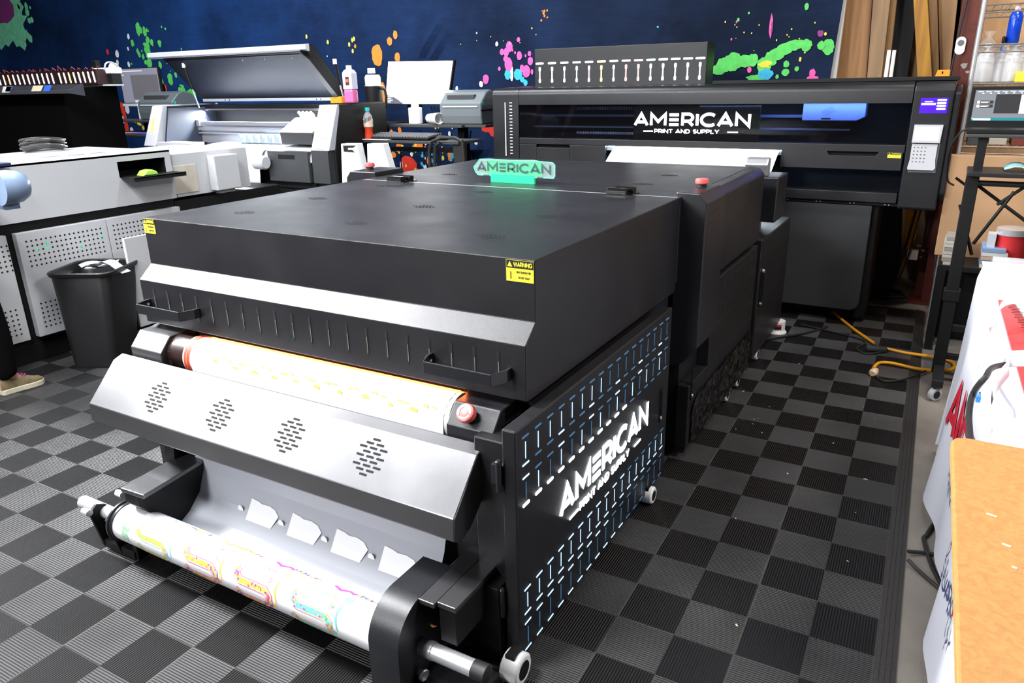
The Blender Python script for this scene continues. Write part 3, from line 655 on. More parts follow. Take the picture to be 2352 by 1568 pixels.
# white ink words on the hanging film
fm.m(9)
def filmz(z):
    for (y0_, z0_), (y1_, z1_) in zip(sm_, sm_[1:]):
        if z1_ <= z <= z0_: return y0_ + (y1_ - y0_) * (z0_ - z) / max(1e-6, z0_ - z1_)
    return sm_[-1][0]
for k in range(5):
    x = -.90 + k * .17
    pts = [(0, .0), (.0, .055), (.03, .052), (.045, .048), (.075, .05), (.10, .045), (.118, .03), (.105, .0)]
    fm.add([(x + a, filmz(.145 + b) - .002, .145 + b) for a, b in pts], [tuple(range(len(pts)))])
    fm.add([(x - .035 + .012 * math.cos(q), filmz(.16) - .002, .16 + .016 * math.sin(q)) for q in [i * .7 for i in range(9)]], [tuple(range(9))])
fo = fm.build('printed_film', fmats, Rr, smooth=True)
def bxY(mb, lt, rb, Y, d):
    a = at(*lt, 1, Y); b = at(*rb, 1, Y); return mb.box((a.x, Y, b.z), (b.x, Y + d, a.z))
def bxX(mb, lt, rb, X, d):
    a = at(*lt, 0, X); b = at(*rb, 0, X); return mb.box((X, a.y, b.z), (X - d, b.y, a.z))
def P1(px, py, Y): return at(px, py, 1, Y)
def plY(mb, lt, rb, Y, t=.0012):
    a = at(*lt, 1, Y); b = at(*rb, 1, Y); return mb.box((a.x, Y - t, b.z), (b.x, Y, a.z))
# ------------------------------------------------------------------ wide format printer at the back
YP = 3.1
W = thing('wide_format_printer', 'wide black roll printer behind the dryer with glowing lettered window and ink rack on top', 'printer', (-.6, 3.4, 0))
x0, x1 = P1(1131, 205, YP).x, P1(1190, 205, YP).x; xp = .558; xe = .775
zt, zg1, zg0 = 1.335, 1.228, 1.016
zb = P1(2060, 472, YP).z
def rprof(r=.045, yb=3.72, z0=zg1): return [(yb, z0), (yb, zt + .01), (YP + r, zt)] + [(YP + r - r * math.sin(math.radians(a)), zt - r + r * math.cos(math.radians(a))) for a in (20, 40, 60, 80, 90)] + [(YP, z0)]
MB().yz(rprof(), x1 + .003, xp).build('top_cover', BLKS, W, smooth=True)
MB().yz(rprof(z0=zb), x0, x1).build('left_end_cap', BLKS, W, smooth=True)
pod = MB(); r = .05
pod.yz([(3.72, zb - .02), (3.72, zt + .012), (YP + .045, zt - .002)] + [(YP + .045 - .045 * math.sin(math.radians(a)), zt - .047 + .045 * math.cos(math.radians(a))) for a in (30, 60, 90)] + [(YP, zb - .01), (YP + .01, zb - .02)], xp + .004, xe - .03)
pod.yz([(3.70, zb + .05), (3.70, zt - .02), (YP + .06, zt - .03), (YP + .015, zt - .06), (YP + .015, zb + .07), (YP + .06, zb + .01), (3.6, zb + .01)], xe - .03, xe)
pod.build('control_pod', BLKS, W, bevel=.006)
fr = MB(); fr.box((x1 + .003, YP + .25, zb), (xp, 3.7, zg1)); fr.build('rear_chassis', VOID, W)
fr = MB(); fr.box((x1 + .003, YP, P1(1192, 330, YP).z), (xp, YP + .12, zg0)); fr.build('lower_window_rail', BLK, W, bevel=.003)
zw = P1(1192, 328, YP).z
# left drawer
dl = MB(); a = P1(1390, 350, YP); zdb = P1(1390, 366, YP).z
dl.box((x1 + .003, YP, zdb - .02), (P1(1232, 330, YP).x, YP + .1, zw - .006)); dl.box((P1(1308, 330, YP).x, YP, zdb - .02), (a.x, YP + .1, zw - .006)); dl.box((P1(1232, 330, YP).x, YP, zdb - .02), (P1(1308, 330, YP).x, YP + .1, zw - .026)); dl.m(1).box((P1(1232, 330, YP).x, YP + .03, zw - .03), (P1(1308, 330, YP).x, YP + .09, zw - .006))
dl.build('front_panel', [BLK, VOID], W, bevel=.002)
xr0 = P1(1795, 345, YP).x; zr1, zr0 = P1(1850, 345, YP).z, P1(1990, 390, YP).z
q0, q1, q2, q3 = [P1(v, 350, YP).x for v in (1898, 1905, 2012, 2020)]
dl = MB(); dl.xz([(xr0, zr1), (q0, zr1), (q1, zr1 - .022), (q2, zr1 - .022), (q3, zr1), (xp - .006, zr1), (xp - .006, zr0), (xr0, zr0)], YP, YP + .06)
dl.m(1).box((q0, YP + .02, zr1 - .022), (q3, YP + .05, zr1 - .001))
fp = dl.build('front_panel', [BLK, VOID], W, bevel=.002)
c = P1(2058, 357, YP); warning(fp, (c.x - .008, YP - .0005, c.z), X_, Z_, .065, .028)
zl1 = P1(1900, 437, YP).z; zl0 = P1(2060, 468, YP).z
MB().box((x1, YP, zl0), (xp - .004, YP + .1, zl1)).build('lower_beam', BLK, W, bevel=.003)
bb = MB(); bb.box((x0 + .05, YP + .02, zl0 - .02), (xe - .04, 3.6, zl0 - .001)); bbo = bb.build('base_strip', MBLK, W, bevel=.004)
s = MB()
for px in (1798, 1806, 1873, 1882, 1951, 1960, 2032, 2041): s.lathe((P1(px, 470, YP).x, YP + .02, zl0 - .011), (0, -1, 0), [(0, .0045), (.003, .003)], 8)
s.build('screw', STEEL, bbo)
sk = MB(); sx = P1(2003, 480, YP + .03).x; szb = .075; rr_ = .05
pr = [(x0 + .2, zl0 - .022), (sx, zl0 - .022), (sx, szb + rr_)] + [(sx - rr_ + rr_ * math.cos(math.radians(a)), szb + rr_ - rr_ * math.sin(math.radians(a))) for a in (30, 60, 90)] + [(x0 + .2, szb)]
sk.xz(pr, YP + .03, YP + .05); sk.build('front_skirt', GRY, W, bevel=.004)
for xa__, xb__, ya__ in ((sx - .02, sx + .03, YP + .06), (x0 + .2, x0 + .3, YP + .2)):
    ft = MB().box((xa__, ya__, .0295), (xb__, 3.6, zl0 - .022))
    for y in (YP + .12 + ya__ - YP - .06, 3.5): ft.lathe(((xa__ + xb__) / 2, y, .0), (0, 0, 1), [(0, .03), (.03, .02)], 14)
    ft.build('stand_leg', MBLK, W)
# inside: carriage, rails, lights
it = MB(); it.m(0).box((x1 + .02, YP + .18, zg0 + .13), (xp - .3, YP + .2, zg0 + .145)).box((x1 + .02, YP + .18, zg0 + .06), (xp - .3, YP + .2, zg0 + .07))
for k in range(60): it.m(1).box((x1 + .35 + k * .012, YP + .176, zg0 + .175), (x1 + .356 + k * .012, YP + .18, zg0 + .195)).box((x1 + .35 + k * .012, YP + .176, zg0 + .02), (x1 + .358 + k * .012, YP + .18, zg0 + .035))
it.build('carriage_rail', [mat('blue grey rail', (.12, .17, .35), .4, .5), mat('rail pins', (.35, .45, .8), .4)], W)
ca = MB(); ca0, ca1 = P1(1846, 236, YP + .08), P1(1985, 278, YP + .08)
ca.xz([(ca0.x, ca1.z), (ca0.x, ca0.z), (ca1.x, ca0.z), (ca1.x + .0, ca1.z + .02), (ca1.x - .04, ca1.z)], YP + .08, YP + .2)
co = ca.build('print_carriage', mat('pale blue carriage', (.16, .22, .5), .5), W, bevel=.004)
v = MB(); cc = P1(1903, 256, YP + .08)
for a_ in range(-4, 5):
    for b_ in range(-3, 4):
        if abs(a_) + abs(b_) * 1.2 < 5: v.plate((cc.x + a_ * .009 + b_ * .004, YP + .0795, cc.z + b_ * .007), X_, Vector((.4, 0, 1)), .0025, .0045, .0004)
v.plate((cc.x - .01, YP + .0795, ca1.z + .012), X_, Z_, .05, .008, .0004); v.build('carriage_vents', VOID, co)
gl = MB().box((x1 + .006, YP + .006, zg0 - .004), (xp - .002, YP + .010, zg1 + .004)).build('front_window', GLASS, W)
lg = MB(); a = P1(1455, 290, YP + .004); b = P1(1727, 252, YP + .004)
logo(lg, (a.x, YP + .005, a.z), X_, Z_, b.x - a.x, .082, .001); lg.build('lit_lettering', [mat('window letters', (1, 1, 1), .5, emit=(.95, .97, 1), es=5)], gl)
sg = MB(); sg.box((P1(1455, 290, YP).x - .01, YP + .03, zg0), (P1(1737, 290, YP).x + .01, YP + .04, zg1)); sg.build('letter_backing', VOID, gl)
# scale marks
rl = MB()
zs1, zs0 = P1(1170, 235, YP).z, P1(1173, 358, YP).z
rl.box((P1(1159, 235, YP).x, YP - .001, zs0), (P1(1161, 235, YP).x, YP, zs1))
for k in range(17):
    z = zs1 - k * (zs1 - zs0) / 17
    rl.box((P1(1170, 235, YP).x, YP - .001, z - .006), (P1(1176, 235, YP).x, YP, z))
rl.build('scale_marks', WPL, W)
il = bpy.data.lights.new('window_strip_lamp', 'AREA'); il.shape = 'RECTANGLE'; il.size = 1.0; il.size_y = .03; il.energy = 4; il.color = (.25, .45, 1)
io = bpy.data.objects.new('window_strip_lamp', il); C.objects.link(io); io.location = (P1(1850, 236, YP).x - .1, YP + .04, zg1 - .005); io.rotation_euler = (.5, 0, 0)
# film coming out of the slot
fs_ = MB(); fa, fb = P1(1402, 335, YP).x, P1(1793, 340, YP).x
fz = P1(1500, 337, YP).z
pa = [(3.30, fz), (3.12, fz - .002), (3.05, fz - .012), (3.0, fz - .04), (2.9, fz - .1), (2.5, .86), (2.3, .80)]
vs = []
for y, z in pa: vs += [(fa + (.04 if y < 3.06 else 0), y, z), (fb - .0, y, z)]
fs_.add(vs, [(2 * i, 2 * i + 1, 2 * i + 3, 2 * i + 2) for i in range(len(pa) - 1)])
film = fs_.build('film_web', PAPER); tag(film, 'blank white film feeding out of the big printer slot down to the dryer', 'film')
pt = MB().box((fa - .06, YP + .02, fz - .03), (fb + .02, YP + .24, fz - .008)).build('platen', mat('brushed platen', (.6, .75, .9), .3, .4), W)
ls_ = MB().box((fa - .02, YP + .02, zg0 - .045), (fb, YP + .04, zg0 - .038)).build('slot_light', mat('slot light', (1, 1, 1), .5, emit=(.85, .93, 1), es=260), W)
gd = MB()
for k in range(9): gd.box((fa + .03 + k * .11, YP + .045, fz + .004), (fa + .05 + k * .11, YP + .07, fz + .012))
gd.build('pinch_roller', MBLK, W)
# screens
sc_ = MB(); a, b = P1(2116, 225, YP), P1(2174, 260, YP)
sc_.m(0).box((a.x, YP - .001, b.z), (b.x, YP, a.z))
w_ = b.x - a.x; h_ = a.z - b.z; sc_.m(1)
for k in range(4): sc_.plate((a.x + w_ * .77, YP - .001, a.z - h_ * (.14 + .19 * k)), X_, Z_, w_ * .34, h_ * .13, .0006)
sc_.plate((a.x + w_ * .3, YP - .001, a.z - h_ * .4), X_, Z_, w_ * .52, h_ * .13, .0006, False).plate((a.x + w_ * .3, YP - .001, a.z - h_ * .24), X_, Z_, w_ * .3, h_ * .05, .0006, False)
sc_.build('touch_screen', [mat('violet screen', (.02, .01, .3), .3, emit=(.07, .0, .75), es=1), mat('screen buttons', (.5, .6, 1), .3, emit=(.45, .65, 1), es=1.8)], W)
rm_ = MB(); rm_.m(2).box((P1(2101, 290, YP).x, YP - .001, P1(2090, 395, YP).z), (P1(2166, 290, YP).x, YP, P1(2101, 288, YP).z))
a, b, c_, d_ = P1(2101, 286, YP), P1(2167, 290, YP), P1(2160, 327, YP), P1(2098, 327, YP)
rm_.m(0).xz([(a.x, a.z), (b.x, a.z), (b.x - .004, d_.z), (a.x - .001, d_.z)], YP - .02, YP)
k0, k1 = P1(2098, 330, YP), P1(2150, 391, YP)
rm_.m(0).xz([(a.x + .002, k0.z), (b.x - .012, k0.z), (b.x - .012, k1.z + .05), (b.x - .006, k1.z + .012), (b.x - .014, k1.z), (a.x - .002, k1.z), (a.x - .004, k1.z + .012), (a.x + .002, k1.z + .05)], YP - .014, YP)
rm_.m(1).box((a.x + .008, YP - .021, d_.z + .012), (b.x - .014, YP - .02, a.z - .012))
for i in range(4):
    for j in range(5): rm_.m(2).plate((a.x + .016 + i * .017, YP - .0142, k0.z - .018 - j * .018), X_, Z_, .008, .006, .0005)
rm_.build('handheld_controller', [LGRY, mat('white lcd', (1, 1, 1), .4, emit=(.95, .95, 1), es=1.6), MGRY], W, bevel=.002)
# ink station
YI = 3.38
ik = MB(); a = P1(1228, 113, YI); b = P1(1626, 97, YI); zi1 = a.z
ik.box((a.x, YI, zt + .002), (b.x, YI + .16, zi1)); iko = ik.build('ink_rack', BLK, W, bevel=.003)
wcol = [(1, 1, .98), (1, 1, .95), (.7, .8, .95), (.65, .72, .95), (.85, .6, .85), (.95, .85, .4), (.6, .68, .85), (.95, .5, .5), (.95, .55, .52), (.6, .75, .78), (.95, .95, 1), (.95, .95, 1), (.95, .95, 1), (.9, .95, 1)]
cmats = [mat('ink window', c, .35, emit=c, es=.45) for c in wcol]; iko_ = []
zc, zm0, zm1 = P1(1240, 146, YI).z, P1(1240, 190, YI).z, P1(1240, 155, YI).z
for i in range(14):
    x = P1(1240 + (1607 - 1240) * i / 13, 170, YI).x
    bo2 = MB(); bo2.plate((x, YI, zc), X_, Z_, .062, .013, .004)
    bo2.plate((x, YI, (zm0 + zm1) / 2), X_, Z_, .009, zm1 - zm0, .002).plate((x, YI, zm1 - .012), X_, Z_, .017, .03, .002).plate((x, YI, zm0 + .012), X_, Z_, .017, .028, .002)
    bo2.build('ink_window', cmats[i], iko)
tp_ = MB().box((P1(1640, 185, 3.2).x, 3.17, zt + .002), (P1(2205, 185, 3.2).x, 3.6, zt + .022)).build('top_rail', MBLK, W, bevel=.002)
# things on the big printer
rt = MB()
for k, x in enumerate((2043, 2055)): a = P1(x, 112, 3.45); rt.lathe((a.x, 3.45, zt + .023), (0, 0, 1), [(0, .010), (a.z - zt - .03, .010)], 12)
tag(rt.build('white_tube_pair', WPL, smooth=True), 'pair of thin white upright tubes behind the top of the large printer', 'tube')
a, b = P1(2147, 181, 3.3), P1(2183, 160, 3.3)
ob = MB(); ob.xz([(a.x, zt + .022), (a.x + .008, b.z), (b.x, b.z), (b.x, zt + .022)], 3.28, 3.33); ob.m(1).box((a.x + .028, 3.279, (b.z + zt + .022) / 2 - .004), (b.x - .03, 3.281, (b.z + zt + .022) / 2 + .008))
tag(ob.build('orange_tool', [ORG, VOID], bevel=.002), 'orange plastic tool with rectangular slot resting on right end of large printer', 'tool')
# ------------------------------------------------------------------ right hand back: lumber, column, shelves
def wood(name, c1, c2, sc_=(1, 1, .08), s=14):
    m = mat(name, c1, .6); nt = m.node_tree; b = nt.nodes['Principled BSDF']; L = nt.links.new
    tc = _n(nt, 'ShaderNodeTexCoord'); mp = _n(nt, 'ShaderNodeMapping'); mp.inputs['Scale'].default_value = sc_; nz = _n(nt, 'ShaderNodeTexNoise'); nz.inputs['Scale'].default_value = s; nz.inputs['Detail'].default_value = 6; nz.inputs['Distortion'].default_value = 1.2
    L(tc.outputs['Object'], mp.inputs[0]); L(mp.outputs[0], nz.inputs['Vector']); mx = _n(nt, 'ShaderNodeMix', data_type='RGBA'); mx.inputs[6].default_value = c1 + (1,); mx.inputs[7].default_value = c2 + (1,)
    mr = _n(nt, 'ShaderNodeMapRange'); mr.inputs[1].default_value = .35; mr.inputs[2].default_value = .65; L(nz.outputs['Fac'], mr.inputs[0]); L(mr.outputs[0], mx.inputs[0]); L(mx.outputs[2], b.inputs['Base Color'])
    return m
PINE = wood('pine board', (.42, .22, .09), (.25, .12, .05)); PINEY = wood('yellow board', (.48, .24, .02), (.3, .13, .015)); PLY = wood('plywood', (.6, .36, .18), (.5, .28, .13), (1, 1, 1), 3); PINED = wood('brown board', (.28, .15, .05), (.18, .09, .03)); CARD = mat('cardboard', (.42, .25, .13), .75, noise=.12, nscale=8)
def leanboard(name, label, cat, px_t, px_b, yb, m, w=None, Y=4.15, d=.04, pyb=185):
    """board with top edge pixels px_t at the frame top and px_b at pyb"""
    a, b = P1(px_t[0], 0, Y), P1(px_t[1], 0, Y); c, e = P1(px_b[0], pyb, Y), P1(px_b[1], pyb, Y)
    k = (c.z) / (a.z - c.z)                     # carry the edges down to the floor
    f = Vector((c.x + (c.x - a.x) * k, Y, -.012)); g = Vector((e.x + (e.x - b.x) * k, Y, -.012))
    u = (a - c).normalized(); a2 = a + (a - c) * .8; b2 = b + (b - e) * .8
    mb = MB().xz([(a2.x, a2.z), (b2.x, b2.z), (g.x, g.z), (f.x, f.z)], Y, Y + d)
    return tag(mb.build(name, m, bevel=.003), label, cat, None)
leanboard('white_trim_board', 'white painted trim board standing at the right edge of fabric backdrop', 'board', (1926, 1944), (1897, 1920), 0, mat('white trim', (.6, .6, .6), .5), Y=4.04, d=.03)
leanboard('lumber_board', 'wide light brown knotty pine board next to white trim board', 'board', (1943, 2004), (1921, 1990), 0, PINE, Y=4.2)
leanboard('lumber_board', 'narrower greyish pine board right of the wide knotty board', 'board', (2005, 2045), (1991, 2024), 0, wood('grey pine', (.36, .22, .11), (.22, .14, .08)), Y=4.17)
leanboard('lumber_board', 'dark brown narrow board beside the black gap in the lumber', 'board', (2046, 2060), (2025, 2040), 0, PINED, Y=4.22)
leanboard('lumber_board', 'yellow stained board between black gap and plywood sheet', 'board', (2098, 2131), (2108, 2142), 0, PINEY, Y=4.18)
leanboard('lumber_board', 'olive brown board edge right of the yellow stained board', 'board', (2132, 2153), (2143, 2158), 0, PINED, Y=4.22)
leanboard('plywood_sheet', 'tan plywood sheet standing left of the red steel column', 'plywood', (2154, 2200), (2159, 2180), 0, PLY, Y=4.3, d=.02)
g = MB().box((P1(2030, 0, 4.36).x, 4.36, -.012), (P1(2110, 0, 4.36).x, 4.4, 3.3)); tag(g.build('dark_gap_sheet', MBLK), 'dark sheet added behind the pale and yellow boards for the shade in the gap', 'board')  # added black sheet, its colour stands for the shade in the gap
RSTL = mat('red oxide steel', (.13, .022, .012), .5, noise=.3, nscale=12)
cl = MB(); cx0, cx1 = .70, .825
cl.box((cx0 + .045, 3.80, -.012), (cx1, 3.815, 3.4)); cl.box((cx0, 3.93, -.012), (cx1 - .02, 3.945, 3.4)); cl.box((cx0 + .05, 3.815, -.012), (cx0 + .06, 3.93, 3.4))
cl.m(1)
cl.m(0).box((cx0 - .06, 3.80, -.012), (cx0 + .035, 3.84, 3.4)) if False else None
cl.m(2).box((cx0 - .03, 3.76, -.0121), (cx1 + .03, 3.97, .004))
for px, py, r in ((2214, 150, .018), (2222, 165, .01), (2110, 565, .012), (2120, 575, .01), (2115, 590, .008)):
    c = P1(px, py, 3.80); cl.m(1).add([(c.x + r * random.uniform(.6, 1.3) * math.cos(k), 3.7994, c.z + r * random.uniform(.5, 1.2) * math.sin(k)) for k in [i * .63 for i in range(10)]], [tuple(range(10))])
cl.m(0); col = cl.build('steel_column', [RSTL, mat('scraped paint', (.4, .35, .33), .6), RSTL]); tag(col, 'rust red painted steel H column standing right of the large printer', 'column')
a = P1(2206, 105, 3.79)
se = MB().m(0).xz([(a.x + .026 * math.cos(t) , a.z + (.022 if math.sin(t) > 0 else -.022) + .026 * math.sin(t)) for t in [i * PI / 10 + .001 for i in range(20)]], 3.778, 3.799).m(1).lathe((a.x, 3.779, a.z + .015), (0, -1, 0), [(0, .017), (.003, .016)], 20)
tag(se.build('wall_sensor', [WPL, MGRY], bevel=.002), 'small white oval sensor with grey lens on the red column', 'sensor')
def cable(name, label, pts, r, m=RUB, n=8, group=None, sub=6):
    P = [Vector(p) for p in pts]; out = []
    for i in range(len(P) - 1):
        p0, p1, p2, p3 = P[max(i - 1, 0)], P[i], P[i + 1], P[min(i + 2, len(P) - 1)]
        for k in range(sub):
            t = k / sub; out.append(.5 * ((2 * p1) + (p2 - p0) * t + (2 * p0 - 5 * p1 + 4 * p2 - p3) * t * t + (3 * p1 - p0 - 3 * p2 + p3) * t ** 3))
    out.append(P[-1])
    return tag(MB().tube(out, r, n).build(name, m, smooth=True), label, 'cable', group)
cable('column_cable', 'black cable running down the left side of red column', [P1(2222, 0, 3.79), P1(2200, 90, 3.79), P1(2180, 190, 3.79), P1(2165, 300, 3.79)], .006)
cable('grey_wire', 'thin grey wire hanging from column down to the floor', [P1(2180, 430, 3.7), P1(2160, 520, 3.6), P1(2146, 620, 3.4), at(2142, 700, 1, 3.3), at(2136, 740, 2, 0.0), at(2148, 790, 2, .0)], .003, GRY)
# wire shelving
WIRE = mat('zinc shelf wire', (.35, .33, .3), .35, .8); S_ = thing('wire_shelf_rack', 'chrome wire shelving rack standing against the back right wall', 'shelf', (1.3, 3.5, 0))
YR = 3.25; sxl = P1(2245, 100, YR).x
for k, (x, y) in enumerate(((sxl, YR), (sxl, YR + .42), (sxl + 1.1, YR), (sxl + 1.1, YR + .42))):
    mb = MB().tube([(x, y, -.012), (x, y, 2.3)], .011, 10)
    for j in range(12): mb.tube([(x, y, .1 + j * .18), (x, y, .104 + j * .18)], .0118, 10)
    mb.build('post', STEEL, S_, smooth=True)
sz = [P1(2300, 10, YR).z, P1(2300, 102, YR).z, P1(2300, 192, YR).z, P1(2300, 338, YR).z]
for z in sz:
    mb = MB(); 
    for y in (YR, YR + .42):
        mb.tube([(sxl, y, z), (sxl + 1.1, y, z)], .004, 6); mb.tube([(sxl, y, z - .035), (sxl + 1.1, y, z - .035)], .0035, 6)
        zig = [(sxl + .028 * k, y, z - (.035 if k % 2 else 0)) for k in range(40)]; mb.tube(zig, .002, 5)
    for k in range(30): mb.tube([(sxl + .01 + .037 * k, YR, z + .003), (sxl + .01 + .037 * k, YR + .42, z + .003)], .002, 5)
    for x in (sxl, sxl + 1.1): mb.tube([(x, YR, z), (x, YR + .42, z)], .004, 6)
    mb.build('wire_shelf', WIRE, S_)
def bottle(name, label, x, y, z, r, h, m, capm, sh=.62, neck=.3, group=None, liquid=None, caph=.1):
    b = MB(); b.m(0)
    b.lathe((x, y, z), Z_, [(0, r * .9), (h * .03, r), (h * sh, r), (h * (sh + .12), r * .78), (h * (sh + .2), r * neck), (h * (1 - caph), r * neck)], 24)
    t = thing(name, label, 'bottle', (x, y, z), group); b.build('bottle_body', m, t, smooth=True)
    MB().lathe((x, y, z + h * (1 - caph)), Z_, [(0, r * neck * 1.25), (h * caph, r * neck * 1.2)], 18).build('cap', capm, t, smooth=True)
    return t
zS = sz[1] + .006; a = P1(2325, 90, YR + .1); hb = P1(2328, 15, YR + .1).z - zS
BLUEB = mat('blue translucent plastic', (.005, .06, .6), .2, spec=.6)
bottle('spray_bottle', 'blue plastic bottle with white cap on upper wire shelf', a.x, YR + .1, zS, .03, hb, BLUEB, WPL, .72, .35)
bottle('small_bottle', 'green labelled bottle at the right frame edge on upper shelf', a.x + .085, YR + .12, zS, .03, hb * .85, mat('green label', (.08, .2, .06), .4), CLEAR)
b = MB(); b.box((sxl + .12, YR + .05, zS), (a.x - .045, YR + .1, zS + .035)); tag(b.build('dark_cloth_bundle', MBLK, bevel=.01), 'small black bundle left of blue bottle on upper shelf', 'bundle')
zS = sz[2] + .006
JUG = mat('milky jug', (.6, .6, .62), .3); HAZE = mat('thin plastic bag', (.8, .8, .8), .15, alpha=.16)
for k, (px, ht) in enumerate(((2255, 55), (2290, 60), (2318, 58), (2345, 60))):
    c = P1(px, 190, YR + .12 + .05 * (k % 2)); r = .042
    lab = ['white jug in clear plastic, leftmost on middle wire shelf', 'milky bottle with blue pump cap on middle wire shelf', 'white jug right of the blue capped bottle on middle shelf', 'white jug at the right frame edge on middle shelf'][k]
    bottle('plastic_jug', lab, c.x, c.y, zS, r, .19 if k != 1 else .17, JUG, BLUEB if k == 1 else WPL, .62, .32, 'jugs on the middle shelf')
bg = MB()
bag = thing('plastic_bags', 'clear crinkled plastic bags draped over the jugs on middle shelf', 'bag', (sxl + .3, YR + .1, zS))
for k in range(5):
    x = sxl + .05 + k * .09; bg.lathe((x, YR + .13, zS + .001), Z_, [(0, .055), (.1, .058), (.18, .045), (.22, .012), (.25, .03)], 11)
bg.build('bag_film', HAZE, bag)
yb_ = MB(); c = P1(2335, 190, YR + .02); yb_.yz([(YR + .02, zS), (YR + .02, zS + .03), (YR + .05, zS + .05), (YR + .1, zS + .05), (YR + .1, zS)], c.x - .01, c.x + .12)
tag(yb_.build('yellow_box', YEL, bevel=.003), 'yellow box corner on the middle wire shelf above the laptop', 'box')
zS = sz[3] + .006
for k in range(4): 
    m_ = MB().box((sxl + .03 + k * .1, YR + .04 + .03 * (k % 2), zS), (sxl + .11 + k * .1, YR + .3, zS + [.05, .035, .06, .1][k]))
    tag(m_.build('supply_box', [GRY, mat('pale box', (.4, .36, .3), .6), RSTL, LGRY][k], bevel=.003), ['small dark box on shelf behind the laptop base, leftmost', 'flat pale box beside the small dark box on lower shelf', 'brown red box on shelf behind the laptop stand', 'light grey box under the laptop at the right'][k], 'box')
# cardboard boxes under / behind
cbx = MB().box((P1(2186, 350, 3.15).x, 3.14, .44), (2.1, 3.22, P1(2220, 357, 3.14).z)); tag(cbx.build('cardboard_sheet', CARD, bevel=.003), 'large brown cardboard box behind the rolling stand', 'box')
pw_ = MB().box((P1(2262, 0, 4.0).x, 4.0, -.012), (2.6, 4.03, 2.6)); tag(pw_.build('plywood_sheet', PLY), 'tan plywood panel behind the wire shelf bottles', 'plywood')
# low shelf things behind stand
sho = thing('low_shelf', 'black low shelf with books and papers near the column base', 'shelf', (1.3, 3.0, 0)); MB().box((.80, 2.86, .42), (2.1, 3.10, .445)).build('shelf_board', MBLK, sho)
MB().box((.80, 3.105, -.012), (2.1, 3.115, .445)).build('added_dark_panel', MBLK, sho)  # added black sheet: hides the rack post, colour stands for shade there
for x, y in ((.80, 2.86), (2.06, 2.86), (.80, 3.06), (2.06, 3.06)): MB().box((x, y, -.012), (x + .04, y + .04, .42)).build('leg', MBLK, sho)
for k in range(8):
    z = .446 + k * .018
    b = MB().box((.81 + random.uniform(0, .01), 2.88, z), (.885 + random.uniform(0, .01), 3.05, z + .016)); tag(b.build('magazine', mat('paper ' + str(k), [(.5, .48, .44), (.3, .28, .25), (.55, .5, .4)][k % 3], .6)), 'magazine in the stack on the low shelf by the red column', 'magazine', 'stack of magazines on low shelf')
for k in range(5):
    b = MB().box((.98, 2.88, .446 + k * .02), (1.12 - .01 * k, 3.07, .464 + k * .02)); tag(b.build('paper_stack', mat('pp' + str(k), [(.6, .6, .58), (.2, .3, .5), (.5, .35, .25)][k % 3], .6)), 'flat booklet in the pile behind the rolling stand post', 'booklet', 'pile of booklets behind the stand')
rc_ = thing('red_canister', 'red canister with silver lid and side bracket behind the white table', 'canister', (1.25, 2.95, .43)); c = P1(2305, 600, 2.95)
MB().lathe((c.x + .02, 2.98, .446), Z_, [(0, .07), (.16, .07)], 30).build('canister_body', RED, rc_, smooth=True); MB().lathe((c.x + .02, 2.98, .606), Z_, [(0, .074), (.03, .074), (.035, .06)], 30).build('lid', STEEL, rc_, smooth=True)
MB().box((c.x - .085, 2.92, .446), (c.x - .052, 3.0, .61)).build('side_bracket', LGRY, rc_)
# ------------------------------------------------------------------ rolling stand with laptop
T = thing('rolling_stand', 'black metal rolling workstation stand holding the laptop on its top shelf', 'stand', (.85, 2.3, 0))
YS = 2.35; t1 = P1(2220, 308, YS)
MB().box((t1.x, YS, t1.z - .014), (1.5, YS + .32, t1.z)).build('top_shelf', GRY, T, bevel=.003)
t2 = P1(2222, 392, YS)
MB().box((t2.x, YS - .06, t2.z - .018), (1.5, YS + .2, t2.z)).build('tray', BLKS, T, bevel=.003)
px_ = P1(2245, 330, YS + .03).x
fl_ = at(2142, 890, 2, 0)
bx = .858
MB().box((px_ - .0, YS + .02, t2.z - .02), (px_ + .035, YS + .055, t1.z - .014)).build('upper_post', MBLK, T, bevel=.002)
MB().box((px_ - .02, YS - .02, .05), (px_ + .03, YS + .03, t2.z - .018)).box((px_ - .028, YS - .028, .40), (px_ + .038, YS + .038, .45)).build('post', MBLK, T, bevel=.003)
MB().box((1.44, YS - .02, .05), (1.49, YS + .03, t1.z - .015)).build('post', MBLK, T, bevel=.003)
hk = MB().tube([(px_ + .02, YS + .0, t2.z - .05), (1.5, YS + .0, t2.z - .05)], .012, 10).lathe((px_ - .01, YS, t2.z - .05), X_, [(0, .02), (.04, .02)], 16); hk.build('cross_bar', BLKS, T, smooth=True)
for (a, b) in (((2245, 425), (2520, 630)), ((2330, 440), (2235, 560)), ((2205, 470), (2232, 585)), ((2290, 470), (2520, 322))): MB().tube([P1(*a, YS + .03), P1(*b, YS + .03)], .007, 8).build('diagonal_brace', MBLK, T)
MB().tube([P1(2195, 408, YS + .2), P1(2222, 428, YS + .2)], .006, 8).build('diagonal_brace', MBLK, T)
MB().box((px_, YS - .01, .255), (1.5, YS + .02, .285)).build('lower_bar', MBLK, T, bevel=.002)
MB().box((px_, YS - .01, .12), (1.5, YS + .02, .145)).build('lower_bar', MBLK, T, bevel=.002)
ftm = MB(); f0, f1 = at(2135, 850, 2, .06), at(2158, 890, 2, .06)
ftm.box((f1.x - .032, f1.y - .0, .055), (f1.x + .012, f0.y + .35, .09)); ftm.build('foot', BLKS, T, bevel=.003)
